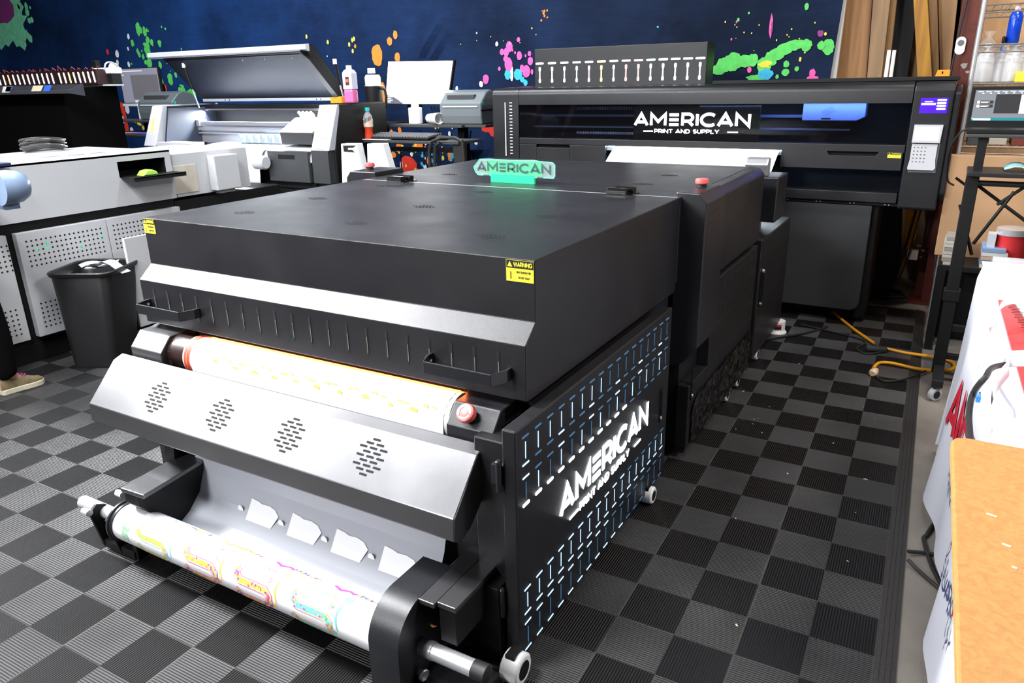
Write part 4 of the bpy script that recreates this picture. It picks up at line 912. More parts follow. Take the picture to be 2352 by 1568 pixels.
cw = at(2148, 902, 2, .028); k = MB().m(0).lathe((cw.x - .01, cw.y + .02, .018), (.7, -.7, 0), [(0, .024), (.003, .03), (.022, .03), (.025, .026)], 24).m(1).lathe((cw.x - .01 + .0165, cw.y + .02 - .0165, .018), (.7, -.7, 0), [(0, .018), (.004, .017)], 18)
k.build('castor', [LGRY, RUB], T, smooth=True)
Lp = thing('laptop', 'open black laptop showing design software on the rolling stand', 'laptop', (1.05, YS + .1, t1.z))
lz = t1.z + .001; l0 = P1(2238, 302, YS + .2)
lx0 = P1(2236, 200, YS + .2).x; lx1 = lx0 + .36; lzt = P1(2236, 199, YS + .2).z
MB().box((lx0, YS + .02, lz), (lx1, YS + .2, lz + .018)).build('base', MBLK, Lp, bevel=.002)
Ll = MB().box((lx0 - .004, YS + .2, lz + .012), (lx1, YS + .215, lzt)).build('display_lid', MBLK, Lp, bevel=.003)
s = MB(); d0 = (lx0 + .012, lz + .045); W_, H_ = lx1 - lx0 - .03, lzt - lz - .06
def scr(m, u0, v0, u1, v1, lift): s.m(m).box((d0[0] + W_ * u0, YS + .1995 - lift, d0[1] + H_ * v0), (d0[0] + W_ * u1, YS + .2, d0[1] + H_ * v1))
scr(0, 0, 0, 1, 1, 0); scr(1, .24, .24, .52, .86, .0004); scr(2, .52, .24, 1, .84, .0004); scr(3, 0, 0, 1, .1, .0004); scr(2, .02, .01, .22, .07, .0008); scr(4, 0, .06, .02, .09, .001)
for k in range(10): scr(2, .03 + .09 * k, .94, .09 + .09 * k, .96, .0008); scr(2, .08 + .085 * k, .88, .10 + .085 * k, .91, .0008)
for k in (0, 1): scr(1, .03, .56 - .13 * k, .22, .66 - .13 * k, .0006); scr(2, .035, .57 - .13 * k, .07, .65 - .13 * k, .0008); scr(2, .08, .61 - .13 * k, .18, .62 - .13 * k, .0008); scr(2, .08, .585 - .13 * k, .16, .595 - .13 * k, .0008)
s.build('screen', [mat('grey ui', (.1, .11, .12), .3, emit=(.13, .14, .155), es=1), mat('dark ui', (.02, .02, .02), .3, emit=(.02, .02, .025), es=1), mat('white ui', (1, 1, 1), .3, emit=(.95, 1, .97), es=1.3), mat('teal ui', (.01, .1, .12), .3, emit=(.02, .15, .18), es=1), mat('green ui', (.1, .6, .2), .3, emit=(.1, .7, .3), es=1)], Ll)
mk = MB(); c = P1(2340, 390, YS); zz_ = t2.z
vs = []; 
for j in range(5):
    for i in range(9): vs.append((c.x - .05 + .02 * i, YS + .02 + .03 * j, zz_ + .002 + .022 * math.sin(i * .6 + .2) * (1 + .3 * random.random()) * (.6 + .1 * j) + .004))
mk.add(vs, [(j * 9 + i, j * 9 + i + 1, j * 9 + i + 10, j * 9 + i + 9) for j in range(4) for i in range(8)])
mo = mk.build('face_mask', mat('pale teal fabric', (.4, .75, .78), .7, noise=.3, nscale=30), smooth=True); sd = mo.modifiers.new('s', 'SOLIDIFY'); sd.thickness = .003
tag(mo, 'pale teal disposable cloth lying on the stand tray', 'cloth')
cable('laptop_cable', 'black cable looping from laptop past the printer end', [(lx0, YS + .1, lz + .01), P1(2205, 305, YS + .1), P1(2182, 345, YS + .15), P1(2176, 410, YS + .3), P1(2190, 425, YS + .4)], .0045)
# ------------------------------------------------------------------ white covered table, far right
TW = thing('covered_table', 'table under a white cloth printed with red letters at the right side', 'table', (1.3, 1, 0))
CL = mat('white table cloth', (.60, .61, .67), .6, bump=.1, bscale=30)
zt2 = .75
ed = [at(px, py, 2, zt2) for px, py in ((2262, 600), (2272, 655), (2290, 735), (2305, 790), (2322, 847))]
te = [(p.x, p.y) for p in ed]; te.append((te[-1][0] + .03, te[-1][1] - .6))
# silhouette hem on the floor
hem = [at(px, py, 2, .02) for px, py in ((2150, 1045), (2157, 1164), (2167, 1279), (2180, 1411), (2182, 1568))]
he = [(p.x - .0, p.y) for p in hem]; he.append((he[-1][0], he[-1][1] - .6))
cl_ = MB(); n = 46; rows_ = 12; vs = []
def ip(L, t):
    t *= len(L) - 1; i = min(int(t), len(L) - 2); f = t - i; return (L[i][0] * (1 - f) + L[i + 1][0] * f, L[i][1] * (1 - f) + L[i + 1][1] * f)
y_far, y_near = te[0][1], -.12
for j in range(rows_ + 1):
    s_ = j / rows_; z = zt2 - (zt2 - .02) * s_
    for i in range(n + 1):
        y = y_far + .03 * s_ + (y_near - y_far) * i / n
        xt = .93 + (.03) * (y_far - y) / 1.2
        f = s_ * (.035 + .02 * math.sin(y * 7) + .012 * math.sin(y * 17 + 1))
        vs.append((xt - .012 * (s_ > 0) - f, y, z))
cl_.add(vs, [(j * (n + 1) + i, (j + 1) * (n + 1) + i, (j + 1) * (n + 1) + i + 1, j * (n + 1) + i + 1) for j in range(rows_) for i in range(n)])
# top and far end
cl_.add([(.92, y_far, zt2), (2.1, y_far, zt2), (2.1, y_near, zt2), (.965, y_near, zt2)], [(0, 1, 2, 3)])
cl_.add([(.93, y_far, zt2), (.885, y_far + .03, .02), (2.1, y_far + .03, .02), (2.1, y_far, zt2)], [(0, 1, 2, 3)])
clo = cl_.build('table_cloth', CL, TW, smooth=True, ang=60)
# lettering on the hanging side
tx = MB(); 
def sx_(y, z):
    s_ = (zt2 - z) / (zt2 - .02); return .93 + .03 * (y_far - y) / 1.2 - .012 - s_ * (.035 + .02 * math.sin(y * 7) + .012 * math.sin(y * 17 + 1)) - .006
# reading direction seen from the left side: towards -y
o_ = Vector((0, 1.62, .20)); text(tx, 'AMeRICAN', (0, 1.13, .30), -Y_, Z_, .17, .17, .004, width=1.0)
tx.v = [(sx_(y, z) - x * .5, y, z) for x, y, z in tx.v]
k0 = len(tx.v); tx.m(1); text(tx, 'PRINT AND SUPPLY', (0, .92, .22), -Y_, Z_, .05, .17, .004, width=.85)
tx.v = tx.v[:k0] + [(sx_(y, z), y, z) for x, y, z in tx.v[k0:]]
tx.build('printed_lettering', [mat('red cloth print', (.5, .01, .03), .6), mat('navy cloth print', (.05, .06, .15), .6)], clo)
for x, y in ((1.0, 1.5), (2.0, 1.5), (1.0, -.05), (2.0, -.05)): MB().tube([(x, y, -.012), (x, y, .74)], .015, 8).build('leg', GRY, TW)
# red embroidery hoop machine bits on top: red board with printed scale
rdm = MB(); q = [at(px, py, 2, zt2 + .004) for px, py in ((2290, 728), (2352, 930), (2420, 930), (2330, 728))]
q = [at(2292, 735, 2, .754), at(2345, 880, 2, .754), at(2420, 1000, 2, .754), at(2470, 1000, 2, .754), at(2340, 735, 2, .754)]
tz = zt2 + .001
rdm.m(0).xy([(.950, 1.02), (.975, .12), (1.075, .12), (.985, 1.02)], tz, tz + .004)
rdm.m(1)
for k in range(40): rdm.plate((.980 + k * .0016, .99 - k * .0155, tz + .0042), Vector((1, .2, 0)), Vector((-.2, 1, 0)), .020 if k % 3 else .028, .005, .0005, False)
rb_ = rdm.build('red_printed_board', [mat('red printed panel', (.75, .03, .04), .4), INKB]); tag(rb_, 'red printed panel with black marks lying on the white cloth', 'panel')
wp = MB().box((1.12, .30, tz), (1.42, 1.0, tz + .03)); tag(wp.build('white_tray', WPL, bevel=.006), 'white plastic tray beside the red panel at right frame edge', 'tray')
kn = MB().lathe((1.035, .30, tz + .0045), Z_, [(0, .018), (.02, .018), (.026, .012)], 20); tag(kn.build('blue_dial', BLUEB, smooth=True), 'round blue plastic knob sitting on the red panel', 'knob')
cy = MB(); c = at(2330, 608, 2, zt2 + .05)
cy.lathe((c.x - .06, c.y, zt2 + .036), X_, [(0, .035), (.4, .035)], 26)
tag(cy.build('clear_roll', CLEAR, smooth=True), 'roll of clear plastic film lying at the far end of the white table', 'roll')
cy = MB(); cy.lathe((c.x + .01, c.y - .16, zt2 + .001), Z_, [(0, .05), (.07, .052), (.072, .048), (.07, .046), (.004, .044)], 26)
tag(cy.build('clear_cup', CLEAR, smooth=True), 'clear plastic tub beside the clear film roll', 'tub')
# ribbon cables
def ribbon3(name, label, pts, wv, w, m, tip=None):
    P = [Vector(p) for p in pts]; out = []
    for i in range(len(P) - 1):
        p0, p1, p2, p3 = P[max(i - 1, 0)], P[i], P[i + 1], P[min(i + 2, len(P) - 1)]
        for k in range(6):
            t = k / 6; out.append(.5 * ((2 * p1) + (p2 - p0) * t + (2 * p0 - 5 * p1 + 4 * p2 - p3) * t * t + (3 * p1 - p0 - 3 * p2 + p3) * t ** 3))
    out.append(P[-1]); wv = Vector(wv).normalized() * w / 2
    vs = []
    for p in out: vs += [p - wv, p + wv]
    t_ = thing(name, label, 'cable', P[0])
    o = MB().add(vs, [(2 * i, 2 * i + 1, 2 * i + 3, 2 * i + 2) for i in range(len(out) - 1)]).build('flat_cable', m, t_, smooth=True); sd = o.modifiers.new('s', 'SOLIDIFY'); sd.thickness = .0008
    e = P[-1]; MB().box((e.x - .004, e.y - w / 2, e.z - .012), (e.x + .004, e.y + w / 2, e.z)).build('connector', tip or mat('blue tab', (.05, .25, .7), .4), t_)
    return t_
XC = .925
ribbon3('ribbon_cable', 'white flat ribbon cable draped over table edge, farther of two', [(1.15, .85, .80), at(2325, 690, 0, .95), at(2290, 735, 0, .935), at(2262, 780, 0, .905), at(2246, 850, 0, .90), at(2248, 905, 0, .89)], (0, 1, .3), .03, WPL)
ribbon3('ribbon_cable', 'wide white flat ribbon cable draped over table edge nearest the wooden table', [(1.2, .25, .86), at(2345, 822, 0, .95), at(2318, 845, 0, .93), at(2290, 880, 0, .90), at(2277, 915, 0, .895), at(2275, 1000, 0, .885)], (0, 1, .3), .055, WPL, WPL)
cable('black_lead', 'thick black cable hanging down the white cloth behind wooden table', [(1.05, .3, .83), at(2300, 838, 0, .92), at(2262, 868, 0, .885), at(2235, 905, 0, .875), at(2226, 950, 0, .87), at(2228, 1010, 0, .87), at(2226, 1100, 0, .87)], .0055)
# wooden table
WT = thing('wooden_table', 'small worn wooden topped table with rounded corner in the right foreground', 'table', (1.2, -.8, 0))
zw_ = .85; c = at(2186, 998, 2, zw_); OSB = wood('varnished board', (.44, .215, .06), (.36, .165, .045), (1, 1, 1), 75)
yn = -1.30; r = .02
pr = [(c.x + r, c.y), (1.75, c.y), (1.75, yn), (c.x + .022, yn), (c.x, c.y - r), (c.x + .006, c.y - .006)]
tt = MB().xy(pr, zw_ - .018, zw_).build('table_top', OSB, WT, bevel=.003)
MB().xy([(c.x + .003, c.y - r), (1.74, c.y - .004), (1.74, yn), (c.x + .025, yn)], zw_ - .030, zw_ - .0181).build('edge_banding', mat('pale plywood edge', (.7, .55, .33), .55), WT)
mk = MB()
for px, py, w_ in ((2278, 1183, .012), (2312, 1252, .010), (2330, 1303, .006)):
    p = at(px, py, 2, zw_); mk.plate((p.x, p.y, zw_ + .0001), Vector((1, -.3, 0)), Vector((.3, 1, 0)), w_, .004, .0003)
mk.build('paint_fleck', mat('cream fleck', (.8, .6, .35), .6), tt)
for x, y in ((1.0, c.y - .12), (1.65, c.y - .12), (1.0, yn + .1), (1.65, yn + .1)): MB().box((x - .02, y - .02, -.012), (x + .02, y + .02, zw_ - .03)).build('leg', MBLK, WT)
# floor cables right
cable('floor_cable', 'black cable on concrete running under the white cloth, upper loop', [at(2188, 1150, 2, .0), at(2150, 1195, 2, -.004), at(2128, 1228, 2, -.004), at(2122, 1240, 2, -.004), at(2140, 1300, 2, -.004), at(2172, 1360, 2, -.004)], .006)
cable('floor_cable', 'black cable lying across concrete from mat edge, straight one', [at(2086, 1266, 2, .004), at(2130, 1270, 2, -.004), at(2168, 1278, 2, -.004)], .006)
cable('floor_cable', 'black cable lying diagonally from mat edge towards white cloth hem', [at(2086, 1285, 2, .004), at(2110, 1310, 2, -.004), at(2150, 1345, 2, -.004), at(2180, 1370, 2, -.004)], .006)
# extension cord
YC = mat('yellow cord jacket', (.9, .38, .01), .45)
cable('extension_cord', 'yellow extension cord running from under the printer to the grey adapter', [at(1915, 718, 2, .01), at(1960, 755, 2, .008), at(2008, 788, 2, .012)], .008, YC)
cable('extension_cord', 'yellow extension cord loop passing around the stand foot', [at(2035, 800, 2, .01), at(2080, 810, 2, .008), at(2135, 818, 2, .008), at(2180, 828, 2, -.002), at(2192, 842, 2, -.002), at(2170, 851, 2, -.002), at(2110, 847, 2, .008), at(2050, 834, 2, .008), at(2020, 833, 2, .008), at(2006, 845, 2, .012)], .008, YC)
a, b = at(1990, 795, 2, .02), at(2038, 800, 2, .02); dd = (b - a).normalized(); nn = dd.cross(Z_)
ad = MB().prism([a - nn * .022 - Z_ * .018, b - nn * .022 - Z_ * .018, b + nn * .022 - Z_ * .018, a + nn * .022 - Z_ * .018], Z_ * .022); tag(ad.build('power_adapter', GRY, bevel=.005), 'dark grey power adapter block on floor between two yellow cords', 'adapter')
p = at(2008, 852, 2, .02); pl = MB().m(0).lathe((p.x, p.y, .016), (-.2, -1, 0), [(-.03, .012), (0, .02), (.02, .02), (.03, .012)], 18); tag(pl.build('plug', mat('translucent plug', (.8, .55, .35), .35), smooth=True), 'pale translucent plug end of the yellow cord on floor', 'plug')
cable('floor_cable', 'thin black cord curving over the mat from pale plug', [at(2010, 862, 2, .006), at(2030, 875, 2, .005), at(2070, 872, 2, .005), at(2110, 858, 2, .005), at(2130, 850, 2, .0)], .005)
cable('floor_cable', 'black cord looping beside the grey adapter block', [at(2030, 808, 2, .005), at(1990, 812, 2, .005), at(1968, 800, 2, .005), at(1980, 780, 2, .005), at(1840, 745, 2, .005)], .005)
# cable coil and clutter by the printer
cc_ = MB(); c = at(2035, 680, 2, .02)
for k in range(7): 
    r_ = .075 + .008 * (k % 3); cc_.tube([(c.x + r_ * math.cos(t) * 1.25 + .01 * math.sin(k), c.y + r_ * math.sin(t) + .01 * math.cos(k * 2), .006 + .007 * k + .004 * math.sin(3 * t + k)) for t in [i * PI / 14 for i in range(29)]], .005, 6)
tag(cc_.build('cable_coil', RUB, smooth=True), 'coil of black cables on the floor behind printer skirt', 'cable')
bk = MB(); a = P1(2060, 490, 3.5)
bk.xz([(a.x - .11, -.012), (a.x - .11, .68), (a.x + .0, .68), (a.x + .04, .3), (a.x + .03, -.012)], 3.78, 3.9); tag(bk.build('black_equipment_case', MBLK, bevel=.01), 'dark black case between printer leg and orange cloth', 'case')
cable('equipment_cable', 'black cables hanging in front of the orange cloth', [P1(2105, 478, 3.7), P1(2088, 540, 3.7), P1(2070, 600, 3.7), P1(2050, 660, 3.72)], .007)
cable('equipment_cable', 'thin cable hanging beside orange cloth close to red column', [P1(2116, 478, 3.7), P1(2098, 545, 3.7), P1(2085, 590, 3.7), P1(2060, 655, 3.7)], .005)
oc = MB(); q = [P1(px, py, 3.75) for px, py in ((2080, 470), (2112, 470), (2103, 545), (2086, 578), (2078, 560))]
oc.prism(q, (0, .02, 0)); tag(oc.build('orange_cloth', mat('orange fabric', (.95, .4, .01), .7), bevel=.004), 'bright orange cloth hanging beside the red column under printer', 'cloth')
pc_ = MB(); a = P1(2095, 590, 3.72); pc_.box((a.x - .03, 3.72, a.z - .02), (a.x + .03, 3.78, a.z + .04)); tag(pc_.build('striped_roll', mat('white striped', (.7, .65, .6), .6), bevel=.006), 'small white striped bundle below the orange cloth', 'bundle')
j = MB(); a = at(2002, 650, 2, .0); j.lathe((a.x - .02, a.y + .1, 0), Z_, [(0, .03), (.09, .03), (.12, .012), (.13, .012)], 18); tag(j.build('clear_bottle', mat('clear pet', (.7, .7, .65), .1, alpha=.5), smooth=True), 'clear bottle on the floor behind printer skirt by cable coil', 'bottle')
# white powder tub
a = at(1780, 766, 2, 0); tb_ = thing('powder_tub', 'white plastic tub with red and black label under the printer', 'tub', (a.x, a.y, 0))
MB().lathe((a.x, a.y + .03, 0), Z_, [(0, .055), (.005, .056), (.02, .045), (.07, .045), (.072, .03)], 28).build('tub_body', WPL, tb_, smooth=True)
lb = MB()
for k in range(9):
    t0, t1_ = math.radians(215 + k * 11), math.radians(226 + k * 11); R2 = .0458
    for m_, z0, z1 in ((0, .045, .058), (1, .028, .045)): lb.m(m_).add([(a.x + R2 * math.cos(t), a.y + .03 + R2 * math.sin(t), z) for t, z in ((t0, z0), (t1_, z0), (t1_, z1), (t0, z1))], [(0, 1, 2, 3)])
lb.build('label_band', [RED, INKB], tb_)
cable('film_strip_cord', 'black flat cord on the mat beside the white tub', [at(1752, 782, 2, .006), at(1790, 775, 2, .006), at(1850, 765, 2, .006), at(1900, 750, 2, .006)], .007, BLKS)
# floor flecks
fk = MB(); RR = random.Random(5)
for px, py in ((1836, 835), (1707, 898), (1741, 960), (1690, 985), (1750, 993), (1732, 962), (1729, 973), (1702, 917), (1767, 934), (1914, 1017), (1809, 1087), (1988, 1100), (1947, 1288), (1692, 1435), (1965, 1176), (1983, 934), (2010, 961), (1690, 1190)):
    p = at(px, py, 2, .0006); r = RR.uniform(.002, .005); a_ = RR.random() * 6
    fk.plate((p.x, p.y, .0003), Vector((math.cos(a_), math.sin(a_), 0)), Vector((-math.sin(a_), math.cos(a_), 0)), r * RR.uniform(1.5, 3.5), r, .0006)
fko = fk.build('paper_scraps', mat('pale scraps', (.6, .55, .45), .6)); tag(fko, 'tiny pale paper scraps scattered on the floor mat', 'scraps'); fko['kind'] = 'stuff'
# ------------------------------------------------------------------ open lid printer, left of centre
Q = thing('open_lid_printer', 'black printer with raised lid and brightly lit carriage left of centre', 'printer', (-4, 2.8, 0))
ya, yb2 = 2.62, 2.50          # top and foot of the sloping fronts
def slope(y): return y
def sl_prism(mb, tl_, tr_, br_, bl_, ya_, yb_, d):
    """four sided front whose top lies at ya_ and foot at yb_, d deep"""
    q = [P1(*tl_, ya_), P1(*tr_, ya_), P1(*br_, yb_), P1(*bl_, yb_)]
    yB = max(ya_, yb_) + d
    b = [Vector((p.x, yB, p.z)) for p in q]
    return mb.add(q + b, [(3, 2, 1, 0), (4, 5, 6, 7), (0, 1, 5, 4), (1, 2, 6, 5), (2, 3, 7, 6), (3, 0, 4, 7)])
SILV = mat('silver grey plastic', (.50, .51, .56), .3)
tw_ = MB(); sl_prism(tw_, (733, 241), (774, 240), (755, 347), (714, 346), ya, yb2, .02); tw = tw_.build('tower_front', SILV, Q, bevel=.004)
pn = MB(); sl_prism(pn, (739, 252), (768, 252), (753, 318), (724, 318), ya - .018, yb2 + .028, -.0); sl_prism(pn, (723, 323), (752, 323), (748, 342), (718, 342), yb2 + .024, yb2 - .001, -.0)
pn = MB()
def onslope(px, py, lift=.002):
    # plane through the tower front
    A_, B_, C_ = P1(733, 241, ya), P1(774, 240, ya), P1(714, 346, yb2); n = (B_ - A_).cross(C_ - A_).normalized()
    if n.y > 0: n = -n
    d = at(px, py, 1, 2.5) - CAM; return CAM + d * ((A_ + n * lift - CAM).dot(n) / d.dot(n))
for q in (((741, 252), (766, 252), (752, 318), (727, 318)), ((724, 323), (750, 323), (746, 342), (720, 342))): pn.prism([onslope(*p) for p in q], (0, .0015, 0))
pn.build('tower_panel', WHT, tw)
a = P1(774, 240, ya); b = P1(755, 347, yb2); c = P1(714, 346, yb2)
td = MB(); zl = P1(745, 462, yb2).z; xs = a.x
td.yz([(ya + .02, a.z), (3.15, a.z + .005), (3.15, .55), (yb2 + .12, .55), (yb2 + .06, .62), (yb2 + .06, b.z)], c.x, xs + .0)
td.build('side_body', MBLK, Q, bevel=.01)
tb2 = MB().box((c.x, yb2, P1(750, 422, yb2).z), (b.x - .01, yb2 + .3, b.z)).build('tower_base', GRY, Q)
dw = MB(); e0, e1 = P1(613, 346, yb2 - .02), P1(713, 420, yb2 - .02)
dw.box((e0.x, yb2 - .02, e1.z), (e1.x + .0, yb2 + .2, e0.z)); hz0, hz1 = P1(643, 354, yb2).z, P1(643, 364, yb2).z
dw.m(1).box((P1(643, 354, yb2).x, yb2 - .0205, hz1), (P1(682, 364, yb2).x, yb2 - .0195, hz0))
dw.build('ink_drawer', [GRY, VOID], Q, bevel=.005)
lb = MB().box((e0.x + .03, yb2 + .02, e1.z - .05), (c.x, yb2 + .2, e1.z - .003)); lb.build('drawer_base', MBLK, Q)
pi = MB(); sl_prism(pi, (349, 243), (373, 241), (357, 336), (330, 335), ya, yb2, .55); pil = pi.build('left_pillar', SILV, Q, bevel=.006)
ol = MB(); q = [P1(px, py, ya + .0 - .12 * (py - 241) / 95 - .003) for px, py in ((350, 272), (355, 272), (351, 304), (345, 304))]; ol.prism(q, (0, .004, 0)); ol.build('status_light', mat('amber light', (1, .5, .05), .4, emit=(1, .5, .05), es=4), pil)
# body shell
XA, XB = -4.80, xs - .05; z1_ = 1.245
by_ = MB(); by_.box((XA, 3.05, .55), (XB, 3.15, z1_)); by_.box((XA, 2.62, .90), (XA + .03, 3.06, z1_)); by_.box((XA + .0, 2.535, .55), (XB, 3.1, .86)); by_.yz([(2.98, z1_), (3.15, z1_), (3.15, z1_ - .03), (2.98, z1_ - .045)], XA, XB)
by_.build('body_shell', BLKS, Q, bevel=.003)
sdw = MB(); q = [P1(376, 245, 2.66), P1(442, 322, 2.9), P1(362, 325, 2.5)]; sdw.add(q, [(0, 1, 2)])
sdw = MB().yz([(2.6, 1.23), (3.05, 1.23), (3.05, .93), (2.52, .93)], XA + .03, XA + .05); sdw.build('inner_side_wall', mat('blue grey inner wall', (.018, .026, .045), .5), Q)
sg2 = MB().box((P1(362, 330, 2.5).x, 2.49, P1(362, 338, 2.5).z), (P1(440, 330, 2.5).x, 2.62, P1(362, 326, 2.5).z)).build('front_ledge', SILV, Q, bevel=.004)
rails = MB()
for (pa_, pb_, r) in (((445, 283), (660, 284), .012), ((450, 296), (660, 298), .014), ((455, 306), (650, 308), .006)):
    a, b = P1(*pa_, 2.85), P1(*pb_, 2.85); zz = (a.z + b.z) / 2; rails.box((a.x, 2.85, zz - r), (b.x + .3, 2.9, zz + r))
rails.box((P1(450, 290, 2.9).x, 2.88, P1(450, 325, 2.9).z), (XB - .1, 2.92, P1(450, 280, 2.9).z)); rails.box((P1(436, 275, 2.84).x, 2.84, P1(436, 290, 2.84).z), (P1(456, 275, 2.84).x, 2.92, P1(436, 275, 2.84).z))
rails.build('carriage_rail', ALU, Q, bevel=.002)
brm = MB(); a = P1(389, 251, 2.95); b = P1(729, 250, 2.95); zz = a.z; brm.box((a.x, 2.95, zz - .012), (XB, 2.99, zz + .003)); brm.build('rear_bar', ALU, Q)
pp_ = MB(); 
for k in range(8):
    a, b = P1(546 + k * 16.5, 309, 2.70), P1(555 + k * 16.5, 328, 2.70); pp_.m(0).box((a.x, 2.70, b.z), (b.x, 2.76, a.z)); pp_.m(1).box((b.x, 2.72, b.z), (b.x + .045, 2.75, a.z - .01))
pp_.build('pinch_rollers', [mat('pale blue metal', (.35, .45, .6), .35, .3), WPL], Q)
bedm = MB(); bedm.yz([(2.80, .965), (2.66, .955), (2.56, .945), (2.52, .93), (2.505, .90), (2.50, .86), (2.80, .86)], P1(445, 335, 2.5).x, c.x + .0); bedm.build('platen', WHT, Q, bevel=.004, smooth=True)
chn = MB(); a = P1(653, 270, 2.78); b = P1(725, 272, 2.78); d_ = P1(639, 304, 2.60); e = P1(644, 331, 2.6); f = P1(718, 304, 2.60)
chn.m(0).yz([(2.86, a.z), (2.78, a.z), (2.60, d_.z), (2.86, d_.z)], d_.x, b.x + .12); chn.m(1).yz([(2.86, d_.z - .001), (2.602, d_.z - .001), (2.615, e.z), (2.86, e.z)], d_.x + .01, b.x + .12)
chn.build('print_carriage', [WHT, GRY], Q, bevel=.004)
hv = MB()
for k in range(4): hv.tube([P1(693 + 9 * k, 268, 2.84), P1(690 + 9 * k, 262, 2.84), P1(686 + 9 * k, 258, 2.86)], .012, 8)
hv.build('ink_tube', WPL, Q, smooth=True)
wl = bpy.data.lights.new('printer_work_lamp', 'AREA'); wl.shape = 'RECTANGLE'; wl.size = 1.7; wl.size_y = .04; wl.energy = 45; wl.color = (.9, .95, 1); wl.spread = math.radians(150)
wo = bpy.data.objects.new('printer_work_lamp', wl); C.objects.link(wo); wo.location = ((XA + c.x) / 2, 2.93, z1_ - .05); wo.rotation_euler = (-.45, 0, 0)
MB().box((XA + .1, 2.935, z1_ - .047), (c.x, 2.98, z1_ - .04)).build('lamp_bar', MBLK, Q)
# lid: underside faces the room
LH, LT = 3.05, 2.72
h0, h1 = P1(463, 230, LH), P1(792, 231, LH); zh = (h0.z + h1.z) / 2
t0_, t1_ = P1(418, 131, LT), P1(774, 116, LT); zt_ = (t0_.z + t1_.z) / 2
xl0, xl1 = h0.x, h1.x
ld = MB(); ld.yz([(LH, zh), (LT, zt_), (LT + .005, zt_ + .05), (LT + .07, zt_ + .055), (LH + .07, zh + .03)], xl0 + .02, xl1 - .02)
lid2 = ld.build('raised_lid', MBLK, Q, bevel=.006)
un = MB(); v0 = Vector((0, LT - LH, zt_ - zh)); 
def lp(x, t, off=.004): p = Vector((x, LH, zh)) + v0 * t; n = Vector((0, -(zt_ - zh), LT - LH)).normalized(); return p + n * off
un.prism([lp(xl0 + .05, .06), lp(xl1 - .06, .06), lp(xl1 - .05, .96), lp(xl0 + .03, .96)], (0, .003, 0)); un.build('lid_lining', mat('blue grey lid lining', (.006, .009, .017), .55, spec=.25, bump=.1, bscale=3), lid2)
ri = MB(); ri.yz([(LT - .03, zt_ + .012), (LT - .03, zt_ + .045), (LT + .01, zt_ + .05), (LT + .01, zt_ + .0)], P1(345, 125, LT).x, P1(708, 105, LT).x); ri.m(1).prism([(p.x, p.y, p.z) for p in (lp(xl1 - .06, 0, .03), lp(xl1, 0, .03), lp(xl1 - .01, .9, .03), lp(xl1 - .05, 1.06, .03), lp(xl1 - .06, 1.06, .03))], (0, .06, .02))
ri.build('lid_lip', [SILV, MBLK], lid2, bevel=.003)
hs = MB(); hs.box((P1(468, 227, LH - .03).x, LH - .04, zh - .004), (P1(765, 225, LH - .03).x, LH - .02, zh + .018)); hs.m(1)
for px in (517, 527, 727, 737): hs.lathe((P1(px, 229, LH - .04).x, LH - .04, zh + .006), (0, -1, 0), [(0, .006), (.002, .005)], 10)
hs.build('hinge_strip', [SILV, VOID], lid2)
for (t_, m_, b_) in (((422, 151), (442, 205), (458, 247)), ((769, 142), (781, 195), (792, 232))):
    gs = MB(); A_, M_, B_ = P1(*t_, 2.76), P1(*m_, 2.8), P1(*b_, 2.86); gs.m(0).tube([A_, M_], .012, 10); gs.m(1).tube([M_, B_], .006, 8); gs.m(2).lathe(A_, (0, 0, 1), [(-.015, .014), (.02, .014)], 12)
    gs.build('gas_strut', [MBLK, STEEL, WPL], Q, smooth=True)
sw_ = MB()
for px, py in ((550, 134), (600, 131), (700, 133), (665, 132), (745, 130)): p = lp(P1(px, py, LT).x, .9, .006); sw_.lathe(p, (0, -1, 0), [(0, .005), (.003, .003)], 8)
sw_.build('screw', STEEL, lid2)
# film and white powder unit next to the white cabinet
flm = MB(); pth = [(2.56, .947), (2.50, .935), (2.47, .90), (2.44, .80), (2.42, .60), (2.41, .40), (2.41, .004)]; vs = []
xa_, xb_ = P1(470, 345, 2.5).x, P1(606, 345, 2.5).x
for y, z in pth: vs += [(xa_, y, z), (xb_ + (.0 if z > .9 else .0), y, z)]
flm.add(vs, [(2 * i, 2 * i + 1, 2 * i + 3, 2 * i + 2) for i in range(len(pth) - 1)]); fo_ = flm.build('film_sheet', PAPER, smooth=True); tag(fo_, 'bright white film hanging down from the open lid printer', 'film')
cyb = MB().lathe((P1(594, 370, 2.44).x, 2.42, P1(594, 372, 2.44).z), X_, [(0, .05), (.09, .05), (.10, .04)], 24); cyb.build('roller_end', LGRY, Q, smooth=True)
